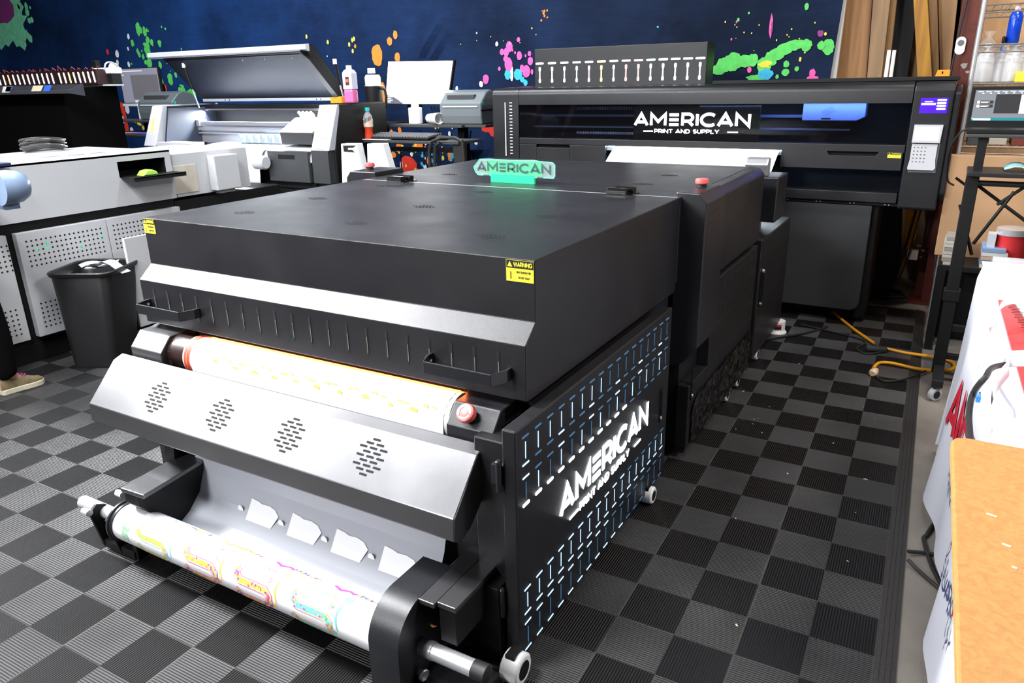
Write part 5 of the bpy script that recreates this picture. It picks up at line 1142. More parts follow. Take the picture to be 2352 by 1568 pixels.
# ------------------------------------------------------------------ white perforated cabinet
XW = -3.30
K_ = thing('white_dryer_cabinet', 'white metal dryer cabinet with perforated doors and open tool drawer at left', 'cabinet', (-3.8, .8, 0))
def PX(px, py, X=XW): return at(px, py, 0, X)
yF = PX(388, 342).y; zT = 1.028; zB = .742; yN = -.45
tray0, tray1 = PX(268, 371), PX(380, 360); trb = PX(384, 391)
q = MB(); zt0, zt1 = PX(275, 409).z, (tray0.z + tray1.z) / 2 - .002; ty0, ty1 = tray0.y, trb.y
q.m(0).box((XW - .01, yN, zB), (XW, ty0, zT)).box((XW - .01, ty1, zB), (XW, yF, zT)).box((XW - .01, ty0, zt1), (XW, ty1, zT)).box((XW - .01, ty0, zB), (XW, ty1, zt0))
q.box((-4.15, yN, zT - .01), (XW, yF, zT)).box((-4.15, yN, zB), (XW - .01, yF, zB + .01)).box((-4.15, yF - .01, zB), (XW - .01, yF, zT - .01)).box((-4.15, yN, zB), (XW - .01, yN + .01, zT - .01)).box((-4.15, yN, zB), (-4.14, yF, zT))
q.m(1).box((XW - .2, ty0 - .01, zt0 - .01), (XW - .19, ty1 + .01, zt1 + .01)).box((XW - .2, ty0 - .01, zt0 - .01), (XW - .011, ty1 + .01, zt0 - .001)).box((XW - .2, ty0 - .01, zt1 + .001), (XW - .011, ty1 + .01, zt1 + .01)).box((XW - .2, ty0 - .01, zt0), (XW - .011, ty0 - .001, zt1)).box((XW - .2, ty1 + .001, zt0), (XW - .011, ty1 + .01, zt1))
bodyk = q.build('cabinet_body', [WHT, VOID], K_)
fl_ = MB().box((XW + .001, ty0 + .005, zt0 - .003), (XW + .12, ty1 + .04, zt0 + .003)).box((XW + .115, ty0 + .01, zt0 - .018), (XW + .12, ty1 + .04, zt0 + .006)).build('drawer_flap', MBLK, K_, bevel=.001)
ve = MB()
for px, py in ((118, 360), (175, 356), (223, 351)):
    p = at(px, py, 2, zT); ve.plate((p.x, p.y, zT), X_, Y_, .03, .10, .0008)
ve.build('top_slots', MGRY, bodyk)
fk_ = MB(); fk_.box((-4.12, yN, -.0), (XW - .03, yF + .85, .10)); fk_.box((-4.12, yN, .10), (XW - .035, yF, zB)); fk_.box((-4.1, yF, .62), (XW - .03, yF + .86, .72)); fk_.box((-3.4, yF + .80, .1), (XW - .03, yF + .85, .62))
fk_.build('black_frame', MBLK, K_, bevel=.003)
# perforated doors
def grid(mb, o, nc, nr, dy, dz, r, z_tilt=0):
    for i in range(nc):
        for j in range(nr):
            c = Vector((XW + .0106, o[0] + i * dy, o[1] - j * dz)); mb.add([c + Vector((0, r * math.cos(t), r * math.sin(t))) for t in [k * PI / 5 for k in range(10)]], [tuple(range(10))])
XD = XW + .010
def pd(px, py): return at(px, py, 0, XD)
zD1, zD0 = (pd(35, 537).z + pd(410, 475).z) / 2, (pd(94, 773).z + pd(153, 757).z) / 2
dr2 = MB(); dr2.m(0).box((XW - .03, pd(35, 537).y, zD0), (XD, pd(243, 505).y - .002, zD1)); dr2.m(1)
g0, g1, g2 = pd(60, 555), pd(230, 524), pd(74, 611)
grid(dr2, (g0.y, g0.z), 17, 6, (g1.y - g0.y) / 16, (g0.z - g2.z) / 5, .0052)
h0_, h1_, h2_ = pd(94, 697), pd(127, 689), pd(105, 750)
grid(dr2, (h0_.y, h0_.z), 15, 6, (h1_.y - h0_.y) / 3, (h0_.z - h2_.z) / 5, .0052)
dr2.m(2)
for px, py in ((86, 573), (110, 569), (109, 558), (186, 565), (233, 543)):
    c = pd(px, py); c.x = XD + .0012; r = .006; dr2.add([c + Vector((0, r * math.cos(t), r * math.sin(t))) for t in [k * PI / 5 for k in range(10)]], [tuple(range(10))])
GLED = mat('green indicator light', (.01, .3, .1), .4, emit=(.0, .6, .16), es=1)
dr2.build('perforated_door', [WHT, VOID, GLED], K_, bevel=.002)
dr3 = MB(); dr3.m(0).box((XW - .03, pd(243, 505).y + .002, zD0), (XD, yF - .0, zD1)); dr3.m(1); g0b, g2b = pd(260, 518), pd(270, 570)
grid(dr3, (g0b.y, g0b.z), 13, 6, (g1.y - g0.y) / 16, (g0b.z - g2b.z) / 5, .0052); dr3.build('perforated_door', [WHT, VOID], K_, bevel=.002)
dr4 = MB(); dr4.m(0).box((XW - .03, yN, zD0 - .0), (XD, pd(14, 545).y, zD1)); dr4.m(1)
l0, l1, l2 = pd(24, 715), pd(36, 713), pd(38, 770); dyy = (l1.y - l0.y)
grid(dr4, (l0.y - dyy * 5, l0.z), 7, 6, dyy, (l0.z - l2.z) / 5, .0052); u0, u2 = pd(3, 567), pd(14, 624); grid(dr4, (u0.y - dyy * 6, u0.z), 8, 6, dyy, (u0.z - u2.z) / 5, .0052)
dr4.build('perforated_door', [WHT, VOID], K_, bevel=.002)
# powder unit
XU = XW + .05
pu = MB(); a, b = at(395, 347, 0, XW), at(455, 365, 0, XW); 
e0_, e1_ = at(490, 358, 0, XU), at(556, 430, 0, XU)
pu.m(0).box((-4.05, yF + .02, .74), (XW - .02, at(570, 345, 0, XW).y, zT - .03)).m(1).box((XW - .02, at(395, 368, 0, XW).y, .76), (XW - .016, at(452, 372, 0, XW).y, zT - .10))
pu.build('powder_unit', [WHT, mat('worn linen panel', (.55, .5, .42), .8, noise=.25, nscale=14)], K_, bevel=.004)
ub = MB().box((XW - .02, e0_.y, e1_.z), (XU, e1_.y, e0_.z)).build('unit_box', WHT, K_, bevel=.006)
MB().box((XW, e0_.y + .02, e1_.z - .018), (XU - .01, e1_.y - .05, e1_.z - .003)).build('unit_box_base', MGRY, K_)
gt = MB(); c = (XW + .03, (ty0 + ty1) / 2 - .01, zt0 + .003)
gt.yz([(c[1] - .05, c[2] + .001), (c[1] + .05, c[2] + .001), (c[1] + .038, c[2] + .022), (c[1] + .012, c[2] + .032), (c[1] - .025, c[2] + .028)], XW + .01, XW + .08)
tag(gt.build('green_scraper', mat('lime plastic', (.4, .85, .1), .35), bevel=.006), 'lime green hand tool lying in the open drawer of white cabinet', 'tool')
# panel leaning beside the bin
wbd = MB(); a, b = at(285, 546, 1, .98), at(400, 546, 1, .98); yb0 = 1.02
wbd.prism([(-3.10, .98, .665), (-2.60, 1.00, .66), (-2.60, 1.00, .1), (-3.10, .98, .1)], (0, .02, 0))
wbo = MB(); p0, p1 = at(284, 548, 0, -3.0), at(345, 540, 0, -3.0); p2 = at(322, 640, 0, -3.0); 
wbo.box((-3.02, p0.y, .12), (-3.0, p0.y + .5, p0.z)); tag(wbo.build('white_panel_board', WHT, bevel=.003), 'plain white board standing between bin and black dryer', 'board')
# roll and bits on the left cabinet top, blue cushion
tl2 = MB(); a = at(8, 365, 2, zT + .02); r0 = .022
tl2.lathe((a.x, a.y - .15, zT + r0), (0, 1, 0), [(0, r0), (.16, r0)], 20).m(1).lathe((a.x, a.y + .0095, zT + r0), (0, 1, 0), [(0, r0 * .45), (.001, r0 * .45)], 14)
tag(tl2.build('white_roll', [WPL, MGRY], smooth=True), 'small white roll lying on the top edge of the white cabinet at frame edge', 'roll')
bb_ = MB(); a = at(10, 383, 0, XW + .05); bb_.box((XW - .12, a.y - .25, zT + .001), (XW + .06, a.y + .03, zT + .016)); tag(bb_.build('dark_clip', mat('navy plastic', (.02, .03, .09), .3), bevel=.003), 'dark navy bar overhanging the white cabinet top at the left frame edge', 'bar')
ww = MB()
c = at(95, 350, 2, zT); c.x = max(c.x, -4.02)
for k in range(9):
    pts = []
    for i in range(25):
        t = i / 24 * 2 * PI; pts.append((c.x + (.05 + .010 * (k % 4)) * math.cos(t) - .05, c.y + .05 + (.11 + .012 * (k % 3)) * math.sin(t), zT + .008 + .007 * k + .02 * max(0, math.cos(t + .5)) ))
    ww.tube(pts, .006, 6, False)
tag(ww.build('hose_bundle', mat('clear grey hose', (.06, .058, .058), .3), smooth=True), 'bundle of translucent grey hose behind the white cabinet top', 'hose')
# ------------------------------------------------------------------ big black machine far left
YG = 2.0
B_ = thing('left_roll_printer', 'tall black printer at far left with a row of white ink windows on top', 'printer', (-5.5, 2.2, 0))
gx1 = P1(268, 192, YG + .45).x; gz = P1(266, 196, YG).z
MB().yz([(YG, .3), (YG, gz - .02), (YG + .02, gz), (YG + .45, gz), (YG + .45, .3)], -8.2, gx1).build('body', mat('deep matt black', (.0012, .0012, .0012), .9, spec=.05), B_, bevel=.01)
MB().box((-8.1, YG + .03, .0), (gx1 - .1, YG + .4, .3)).build('stand', MBLK, B_)
cp = MB(); a = P1(155, 196, YG - .12); b = P1(145, 215, YG - .12); c = P1(150, 226, YG - .12)
cp.m(0).yz([(YG, a.z + .01), (YG - .12, a.z - .03), (YG - .12, b.z), (YG, b.z - .02)], -8.2, a.x); cp.build('front_canopy', mat('glossy smoked canopy', (.05, .05, .06), .08, coat=.5), B_, bevel=.003)
CSM = [WPL, mat('blue painted reflection', (.05, .15, .75), .3), mat('cream painted reflection', (.75, .7, .5), .4)]  # flat coloured plates paint blue and white reflections onto the canopy
for k, (p0_, p1_, cc) in enumerate((((0, 199), (26, 212), 0), ((8, 199), (28, 210), 1), ((68, 197), (98, 209), 2), ((95, 196), (118, 209), 1))):
    cs_ = MB(); A1 = P1(p0_[0], p0_[1], YG - .125); B1 = P1(p1_[0], p1_[1], YG - .125); cs_.m(cc); zz0 = B1.z; cs_.prism([(A1.x + .04, YG - .1205, A1.z), (B1.x + .02, YG - .1205, A1.z), (B1.x - .03, YG - .1205, zz0), (A1.x, YG - .1205, zz0)], (0, -.0015, 0))
    cs_.mi = [0] * len(cs_.mi); cs_.build('canopy_sticker', CSM[cc], B_)
cs_x = ('canopy_reflections', [WPL])
mt3 = MB(); a, b = P1(192, 190, YG + .36), P1(264, 196, YG + .36); mt3.box((a.x, YG + .30, gz + .0005), (b.x, YG + .44, gz + .012)); mt3.build('white_top_plate', WHT, B_, bevel=.003)
ir = MB(); YK = YG + .26; z0_, z1_2 = gz + .013, P1(120, 163, YK).z; x1_ = P1(222, 175, YK).x
ir.m(0).box((-8.0, YK, z0_), (x1_, YK + .14, z1_2))
icol = [(1, 1, 1), (.75, .85, 1), (1, .85, .8), (1, .7, .4)]
for k in range(24):
    x = P1(215 - 11.2 * k - (6 if k > 7 else 0), 172, YK).x
    ir.m(1 + (k * 7 % 4 if k % 3 == 2 else 0)).plate((x, YK, (z0_ + z1_2) / 2), X_, Vector((-.15, 0, 1)), .020, .085, .002)
ir.build('ink_rack', [mat('dark maroon rack', (.02, .006, .006), .5)] + [mat('ink cell', c_, .4, emit=c_, es=.35) for c_ in icol], B_)
tbs = MB(); R3 = random.Random(9)
for k in range(26):
    x = x1_ - .05 - k * .09; pts = [(x, YK + .05, z1_2), (x + R3.uniform(-.02, .03), YK + .05, z1_2 + .015 + .025 * R3.random()), (x + R3.uniform(.0, .06), YK + .06, z1_2 + .004)]
    tbs.tube(pts, .004, 5)
tbs.build('ink_tubes', mat('dark red tube', (.25, .03, .03), .4), B_)
a = P1(242, 160, YG + .38); dv = thing('power_supply', 'white electrical device with small lamp beside the far left ink rack', 'device', (a.x, YG + .38, gz))
MB().box((P1(222, 158, YG + .38).x, YG + .34, P1(240, 170, YG + .38).z), (P1(264, 158, YG + .38).x, YG + .44, P1(240, 156, YG + .38).z)).build('device_box', WPL, dv, bevel=.008)
MB().box((P1(224, 170, YG + .38).x, YG + .35, gz + .0125), (P1(264, 170, YG + .38).x, YG + .43, P1(240, 170.5, YG + .38).z)).build('device_foot', MBLK, dv)
MB().lathe((P1(255, 150, YG + .38).x, YG + .40, P1(255, 160, YG + .38).z), Z_, [(0, .04), (.03, .035), (.05, .02)], 20).build('lamp_dome', WPL, dv, smooth=True)
MB().box((P1(216, 142, YG + .38).x, YG + .36, P1(216, 158, YG + .38).z - .03), (P1(225, 142, YG + .38).x, YG + .40, P1(216, 139, YG + .38).z)).build('black_plug', MBLK, dv, bevel=.004)
cable('white_wire', 'white wire arching from white device over to left monitor', [P1(240, 160, YG + .22), P1(243, 146, YG + .22), P1(255, 143, YG + .3), P1(268, 150, YG + .4), P1(276, 158, YG + .5)], .006, WPL)
# ------------------------------------------------------------------ left desk and monitor
YM = 3.42
Mn = thing('monitor', 'grey lit computer monitor on the desk shelf at the left', 'monitor', (-6.4, YM, 1.1))
c = [P1(px, py, YM) for px, py in ((272, 160), (361, 151), (361, 236), (269, 239))]
xm0, xm1, zm1_, zm0_ = c[0].x, c[1].x, (c[0].z + c[1].z) / 2, (c[2].z + c[3].z) / 2
MB().box((xm0, YM, zm0_), (xm1, YM + .03, zm1_)).build('bezel', MBLK, Mn, bevel=.003)
s = MB(); ww_, hh_ = xm1 - xm0, zm1_ - zm0_
def ms(m, u0, v0, u1, v1, l=0): s.m(m).box((xm0 + ww_ * u0, YM - .001 - l, zm0_ + hh_ * v0), (xm0 + ww_ * u1, YM, zm0_ + hh_ * v1))
ms(0, .01, .02, .98, .98); ms(1, .28, .12, .96, .8, .0006); ms(2, .03, .9, .6, .93, .0006); ms(2, .05, .8, .12, .82, .0006); ms(2, .3, .03, .42, .09, .0006); ms(2, .52, .03, .62, .1, .0006)
s.build('screen', [mat('grey screen', (.1, .1, .12), .3, emit=(.125, .13, .17), es=1), mat('dark screen', (.05, .05, .05), .3, emit=(.075, .07, .085), es=1), mat('pale text', (.4, .4, .4), .3, emit=(.3, .3, .35), es=1)], Mn)
a = P1(325, 240, YM); MB().box((xm0 - .02, YM - .01, zm0_ - .025), (xm1 - .4, YM + .03, zm0_ - .001)).build('lower_bezel', LGRY, Mn)
zd = 1.10
MB().box((P1(315, 245, YM).x, YM - .0, zd + .0), (P1(332, 245, YM).x, YM + .06, zm0_)).build('stand', WPL, Mn, bevel=.004)
DK = thing('left_desk', 'black two tier desk carrying the left monitor and coloured papers', 'desk', (-6, 3.3, 0))
a, b = P1(232, 268, 3.2), P1(345, 268, 3.2)
MB().box((a.x, 3.2, zd - .02), (a.x + 1.6, 3.75, zd - .001)).build('upper_shelf', GRY, DK, bevel=.003)
a2 = P1(194, 306, 2.95); zk = a2.z - .005
MB().box((a2.x, 2.95, zk - .02), (a2.x + 1.5, 3.5, zk)).build('lower_shelf', GRY, DK, bevel=.003)
lgd = MB()
for x in (a.x + .15, a.x + 1.5): lgd.box((x, 3.55, -.012), (x + .05, 3.6, zd - .02)); lgd.box((x, 3.3, 0), (x + .05, 3.7, .04))
lgd.build('leg', MBLK, DK)
for k, (p0_, p1_, cc, lab) in enumerate(((((230, 302)), (270, 302), (.05, .5, .2), 'green swatch sheet on the left desk lower shelf'), ((258, 303), (300, 303), (.7, .25, .2), 'coral swatch sheet on the left desk lower shelf'), ((288, 303), (330, 303), (.12, .12, .6), 'blue swatch sheet on the left desk lower shelf'))):
    A1, B1 = P1(*p0_, 3.05), P1(*p1_, 3.05); tag(MB().box((A1.x, 3.05, zk + .0015 * k + .001), (B1.x, 3.3, zk + .0015 * k + .0022)).build('swatch_sheet', mat('swatch ' + str(k), cc, .4)), lab, 'paper')
for px, cc, lab in ((254, (.7, .12, .08), 'small red and white item on the left desk upper shelf'), (268, (.05, .15, .5), 'small blue item on the left desk upper shelf')):
    p = P1(px, 262, 3.3); tag(MB().lathe((p.x, 3.3, zd), Z_, [(0, .035), (.03, .04), (.045, .02)], 10).build('small_tin', mat('tin ' + str(px), cc, .5), smooth=True), lab, 'tin')
# grey label printer behind pillar
def label_printer(name, lab, x, y, z, w, d, h, m, grey=True):
    t = thing(name, lab, 'label printer', (x, y, z)); r = h
    MB().yz([(y, z), (y - .01, z + h * .25), (y - .01, z + h * .62), (y + d * .25, z + h * .92), (y + d * .45, z + h), (y + d * .75, z + h * .92), (y + d, z + h * .55), (y + d, z)], x - w / 2, x + w / 2).build('housing', m, t, bevel=.012, seg=3)
    o = MB().box((x - w * .42, y - .014, z + h * .50), (x + w * .42, y - .008, z + h * .54)).build('label_slot', LGRY, t)
    MB().box((x - w * .35, y + d * .05, z + h * .70), (x + w * .3, y + d * .2, z + h * .86)).build('button_panel', GRY, t, bevel=.004)
    MB().box((x + w / 2 - .001, y + d * .05, z + h * .55), (x + w / 2 + .0015, y + d * .12, z + h * .66)).build('release_tab', mat('teal tab', (.02, .45, .4), .4), t)
    MB().box((x - w / 2 - .002, y - .008, z + h * .40), (x + w / 2 + .002, y + d, z + h * .43)).build('seam_line', MBLK, t)
    return t
p = P1(378, 240, 3.4); label_printer('label_printer', 'grey rounded label printer behind the left pillar of the open lid printer', p.x, 3.3, zd + .0, .52, .3, .26, mat('label grey', (.10, .12, .13), .35))
# ------------------------------------------------------------------ right desk
YD = 3.2
DR = thing('standing_desk', 'black two tier desk with white monitor and label printer behind the dryer', 'desk', (-2.6, 3.2, 0))
zr = P1(1000, 286, YD).z
a, b = P1(862, 290, YD), P1(1060, 290, YD)
MB().box((a.x, YD, zr - .022), (b.x, YD + .5, zr)).box((a.x + .4, YD + .04, zr - .02), (b.x + .18, YD + .5, zr - .0005)).build('table_top', GRY, DR, bevel=.003)
YT = 2.86; zk2 = P1(900, 322, YT).z; a1, b1 = P1(790, 326, YT), P1(1030, 326, YT)
MB().box((a1.x + .04, YT, zk2 - .02), (b1.x + .08, YT + .3, zk2)).build('keyboard_shelf', GRY, DR, bevel=.003)
MB().box((a1.x, YT - .01, zk2 + .0005), (P1(893, 322, YT).x, YT + .12, zk2 + .004)).build('white_edge_sheet', PAPER, DR)
lg3 = MB()
for px in (880, 1060): x = P1(px, 340, YD + .2).x; lg3.box((x - .03, YD + .2, 0), (x + .03, YD + .26, zr - .022)); lg3.box((x - .03, YD - .1, 0), (x + .03, YD + .55, .04))
lg3.build('leg', MBLK, DR, bevel=.003)
x0_, x1__ = P1(880, 345, YD + .2).x, P1(1060, 345, YD + .2).x
MB().box((x0_, YD + .21, P1(1000, 350, YD + .2).z), (x1__, YD + .24, P1(1000, 340, YD + .2).z)).build('cross_bar', MBLK, DR)
wlg = mat('white gloss panel', (.85, .85, .86), .35)
YL = 2.42
wp_ = thing('white_side_stand', 'white angular stand with black notch logo under the keyboard shelf', 'stand', (-3.2, YL, 0))
MB().m(0).prism([P1(px, py, YL) for px, py in ((783, 330), (819, 330), (834, 400), (834, 470), (788, 470))], (0, .06, 0)).build('stand_panel', wlg, wp_, bevel=.002)
MB().m(0).prism([P1(px, py, YL) for px, py in ((843, 330), (879, 330), (900, 402), (906, 470), (846, 470))], (0, .06, 0)).build('stand_panel', wlg, wp_, bevel=.002)
MB().prism([P1(px, py, YL - .0005) for px, py in ((788, 334), (818, 334), (811, 339), (799, 339), (799, 344), (809, 344), (815, 350), (790, 348))], (0, -.001, 0)).build('notch_logo', INKB, wp_)
bs = MB(); p0_ = P1(790, 470, YL); bs.box((p0_.x, YL + .002, .0), (P1(906, 470, YL).x, YL + .058, p0_.z)); bs.build('stand_base', MBLK, wp_)
MN = thing('monitor', 'large monitor with blank white screen on right desk', 'monitor', (-2.7, 3.45, zr))
YN = 3.42; c = [P1(px, py, YN) for px, py in ((891, 140), (1043, 138), (1030, 243), (884, 242))]
# slightly tilted back panel: top a bit farther
mm = MB().add([c[0], c[1], P1(1029, 241, YN - .03), P1(884, 241, YN - .03)] + [p + Vector((0, .03, 0)) for p in (c[0], c[1], P1(1029, 241, YN - .03), P1(884, 241, YN - .03))], [(3, 2, 1, 0), (4, 5, 6, 7), (0, 1, 5, 4), (1, 2, 6, 5), (2, 3, 7, 6), (3, 0, 4, 7)]).build('bezel', MBLK, MN)
def mp_(u, v, l=.002):
    A1, B1, C1, D1 = c[0], c[1], P1(1029, 241, YN - .03), P1(884, 241, YN - .03); t = A1.lerp(B1, u); b = D1.lerp(C1, u); return b.lerp(t, v) + Vector((0, -l, 0))
sc2 = MB().m(0).add([mp_(.01, .03), mp_(.985, .03), mp_(.985, .985), mp_(.01, .985)], [(0, 1, 2, 3)])
sc2.m(1).add([mp_(.01, .03, .003), mp_(.30, .03, .003), mp_(.22, .12, .003), mp_(.12, .2, .003), mp_(.02, .23, .003)], [(0, 1, 2, 3, 4)])
for k in range(4): sc2.m(2).add([mp_(.03, .06 + .04 * k, .004), mp_(.1 + .03 * (k % 2), .06 + .04 * k, .004), mp_(.1 + .03 * (k % 2), .08 + .04 * k, .004), mp_(.03, .08 + .04 * k, .004)], [(0, 1, 2, 3)])
sc2.build('screen', [mat('white lit screen', (1, 1, 1), .3, emit=(1, 1, 1), es=2.2), mat('dark toolbar', (.08, .08, .1), .4, emit=(.08, .08, .1), es=1), mat('tool glyphs', (.8, .9, .9), .4, emit=(.7, .8, .8), es=1)], MN)
MB().box((P1(930, 250, YN).x, YN + .03, zr + .0), (P1(960, 250, YN).x, YN + .06, P1(930, 235, YN).z)).box((P1(915, 280, YN).x, YN - .06, zr), (P1(985, 280, YN).x, YN + .12, zr + .012)).build('stand', MBLK, MN, bevel=.003)
p = P1(1056, 285, 3.22); label_printer('label_printer', 'grey rounded label printer on the right end of the standing desk', p.x, 3.24, zr + .0, .36, .26, .24, mat('label grey b', (.14, .16, .17), .35))
# items on right desk
wb = P1(950, 286, 3.22); t = thing('white_bottle', 'white lidded bottle standing in front of the white monitor', 'bottle', (wb.x, 3.25, zr)); hh_ = P1(950, 247, 3.25).z - zr
MB().lathe((wb.x, 3.25, zr), Z_, [(0, .048), (.005, .052), (hh_ * .98, .052), (hh_, .045)], 26).build('bottle_body', WPL, t, smooth=True)
MB().lathe((wb.x, 3.25, zr + hh_), Z_, [(0, .03), (.03, .028)], 20).build('cap', WPL, t, smooth=True)
p = P1(999, 276, 3.22); cu = MB().lathe((p.x - .075, 3.25, zr + .042), (1, -.35, 0), [(0, .032), (.13, .042), (.131, .038), (.005, .028)], 26); tag(cu.build('paper_cup', WPL, smooth=True), 'white paper cup lying on its side on the standing desk', 'cup')
t = MB().box((P1(868, 284, 3.24).x, 3.24, zr), (P1(905, 284, 3.24).x, 3.36, zr + .01)); tag(t.build('notebook', INKB, bevel=.001), 'thin black notebook on the left of the standing desk', 'notebook')
# keyboard and mouse
kb0, kb1 = P1(842, 320, YT + .03), P1(985, 320, YT + .03); kz = zk2 + .0055
KB = thing('keyboard', 'black full size keyboard on the lower desk shelf', 'keyboard', ((kb0.x + kb1.x) / 2, YT + .1, kz))
kc = MB().yz([(YT + .02, kz), (YT + .02, kz + .012), (YT + .2, kz + .03), (YT + .2, kz)], kb0.x, kb1.x).build('case', MBLK, KB, bevel=.003)
ks = MB(); nkx = 22
for r in range(6):
    for k in range(nkx):
        y = YT + .035 + r * .027; z = kz + .013 + (y - YT - .02) * .1; x = kb0.x + .012 + (kb1.x - kb0.x - .02) * k / nkx; ks.box((x, y, z), (x + (kb1.x - kb0.x) / nkx * .78, y + .02, z + .009))
ks.build('keys', mat('grey keys', (.16, .16, .17), .4), KB)
ms_ = MB(); p = P1(1003, 318, YT + .06); vs = []
ms_.lathe((p.x, YT + .12, zk2 + .0002), Z_, [(0, .034), (.006, .042), (.02, .036), (.03, .02), (.034, .004)], 22); ms_.v = [(p.x + (x - p.x) * 1.0, YT + .12 + (y - YT - .12) * 1.5, z) for x, y, z in ms_.v]
tag(ms_.build('mouse', MBLK, smooth=True), 'black computer mouse right of the keyboard', 'mouse')
ph = MB(); p0_, p1_ = P1(792, 322, YT + .02), P1(838, 322, YT + .02); ph.prism([(p0_.x, YT - .0, zk2 + .0045), (p1_.x - .04, YT + .0, zk2 + .0045), (p1_.x, YT + .1, zk2 + .0045), (p0_.x + .06, YT + .1, zk2 + .0045)], (0, 0, .01)); tag(ph.build('phone', mat('brown black phone', (.04, .03, .03), .3), bevel=.002), 'dark phone lying left of the keyboard', 'phone')
# soda bottle on shelf
p = P1(848, 316, YT + .08); sd_ = thing('soda_bottle', 'clear soda bottle of red drink with teal cap left of keyboard', 'bottle', (p.x, YT + .2, zk2))
hh_ = P1(843, 247, YT + .2).z - zk2; y = YT + .035; x = P1(847, 300, y).x; hh_ = P1(843, 247, y).z - zk2
MB().lathe((x, y, zk2 + .001), Z_, [(0, .025), (.01, .032), (hh_ * .15, .031), (hh_ * .28, .027), (hh_ * .4, .033)], 24).build('red_drink', mat('red drink', (.55, .05, .02), .15), sd_, smooth=True)
MB().lathe((x, y, zk2 + hh_ * .4), Z_, [(0, .0335), (hh_ * .1, .035), (hh_ * .25, .0355)], 24).build('label', mat('soda label', (.75, .6, .5), .4, noise=.5, nscale=60), sd_, smooth=True)
lt_ = MB()
for k in range(8):
    t0 = math.radians(200 + 18 * k); R2 = .0362; z = zk2 + hh_ * (.44 + .02 * k); lt_.m(k % 2).add([(x + R2 * math.cos(t0 + q), y + R2 * math.sin(t0 + q), z + zz) for q, zz in ((0, 0), (.35, .01), (.4, .035), (.05, .03))], [(0, 1, 2, 3)])
lt_.build('label_print', [RED, mat('teal print', (.02, .4, .38), .4)], sd_)
MB().lathe((x, y, zk2 + hh_ * .65), Z_, [(0, .034), (hh_ * .1, .03), (hh_ * .2, .014), (hh_ * .26, .013)], 24).build('bottle_neck', CLEAR, sd_, smooth=True)
MB().lathe((x, y, zk2 + hh_ * .9), Z_, [(0, .017), (hh_ * .1, .016)], 20).build('cap', mat('teal cap', (.0, .55, .5), .4), sd_, smooth=True)
# tumbler with white container inside
YB_ = 3.22
p = P1(862, 290, YB_); t = thing('tumbler', 'tall black handled tumbler standing behind the soda bottle', 'cup', (p.x, YB_, zr))
zz1 = P1(858, 197, YB_).z; x = P1(861, 240, YB_).x
MB().lathe((x, YB_, zr), Z_, [(0, .04), ((zz1 - zr) * .42, .046), ((zz1 - zr) * .47, .062), (zz1 - zr, .068), (zz1 - zr, .064), (zz1 - zr - .03, .06)], 30).build('tumbler_body', MBLK, t, smooth=True)
MB().tube([(x + .065, YB_, zz1 - .015), (x + .11, YB_, zz1 - .03), (x + .118, YB_, zz1 - .08), (x + .11, YB_, zz1 - .15), (x + .062, YB_, zz1 - .165)], .011, 10).build('handle', MBLK, t, smooth=True)
MB().lathe((x, YB_, zz1 - .003), Z_, [(0, .069), (.006, .069)], 30).build('steel_rim', STEEL, t, smooth=True)
t = thing('white_container', 'white plastic bottle with capped lid standing inside the black tumbler', 'bottle', (x, YB_, zz1 - .02))
zz2 = P1(857, 157, YB_).z
MB().lathe((x - .002, YB_, zz1 - .028), Z_, [(0, .058), ((zz2 - zz1) * .72, .060), ((zz2 - zz1) * .86, .05)], 26).build('bottle_body', WPL, t, smooth=True)
MB().lathe((x - .01, YB_, zz1 + (zz2 - zz1) * .72), Z_, [(0, .03), ((zz2 - zz1) * .3, .028)], 20).build('cap', WPL, t, smooth=True)
# pink liquid bottle and orange clips on printer
YPk = 2.78; p = P1(808, 236, YPk); zz = a.z if False else 1.2505; zz = MB and (P1(774, 240, ya).z + .004)
t = thing('pink_liquid_bottle', 'tall translucent bottle half full of pink liquid on top of open lid printer', 'bottle', (p.x, YPk, zz)); zc_ = P1(806, 150, YPk).z; H3 = zc_ - zz; x = p.x
MB().box((x - .042, YPk - .03, zz + .001), (x + .042, YPk + .03, zz + H3 * .37)).build('pink_liquid', mat('pink liquid', (.75, .16, .38), .2), t, bevel=.012, seg=3)
MB().add([(x + sx * w__, YPk + sy_ * d__, zz + z_) for z_, w__, d__ in ((H3 * .37, .042, .03), (H3 * .80, .042, .03), (H3 * .88, .03, .022), (H3 * .9, .015, .015)) for sx, sy_ in ((-1, -1), (1, -1), (1, 1), (-1, 1))],
    [(4 * i + k, 4 * i + (k + 1) % 4, 4 * i + 4 + (k + 1) % 4, 4 * i + 4 + k) for i in range(3) for k in range(4)] + [(0, 3, 2, 1), (12, 13, 14, 15)]).build('bottle_shoulder', mat('milky bottle', (.62, .66, .8), .3), t, bevel=.004)
MB().lathe((x, YPk, zz + H3 * .9), Z_, [(0, .02), (H3 * .1, .019)], 20).build('cap', WPL, t, smooth=True)
lb = MB().m(0).box((x - .014, YPk - .0312, zz + H3 * .48), (x + .018, YPk - .0302, zz + H3 * .7)).m(1).box((x - .01, YPk - .0318, zz + H3 * .56), (x + .014, YPk - .0312, zz + H3 * .64)); lb.build('label', [mat('dark label', (.12, .02, .02), .4), mat('copper print', (.5, .15, .08), .4)], t)
oc2 = MB(); p = P1(768, 236, YPk - .02)
q0_, q1_ = P1(765, 223, YPk), P1(792, 236, YPk)
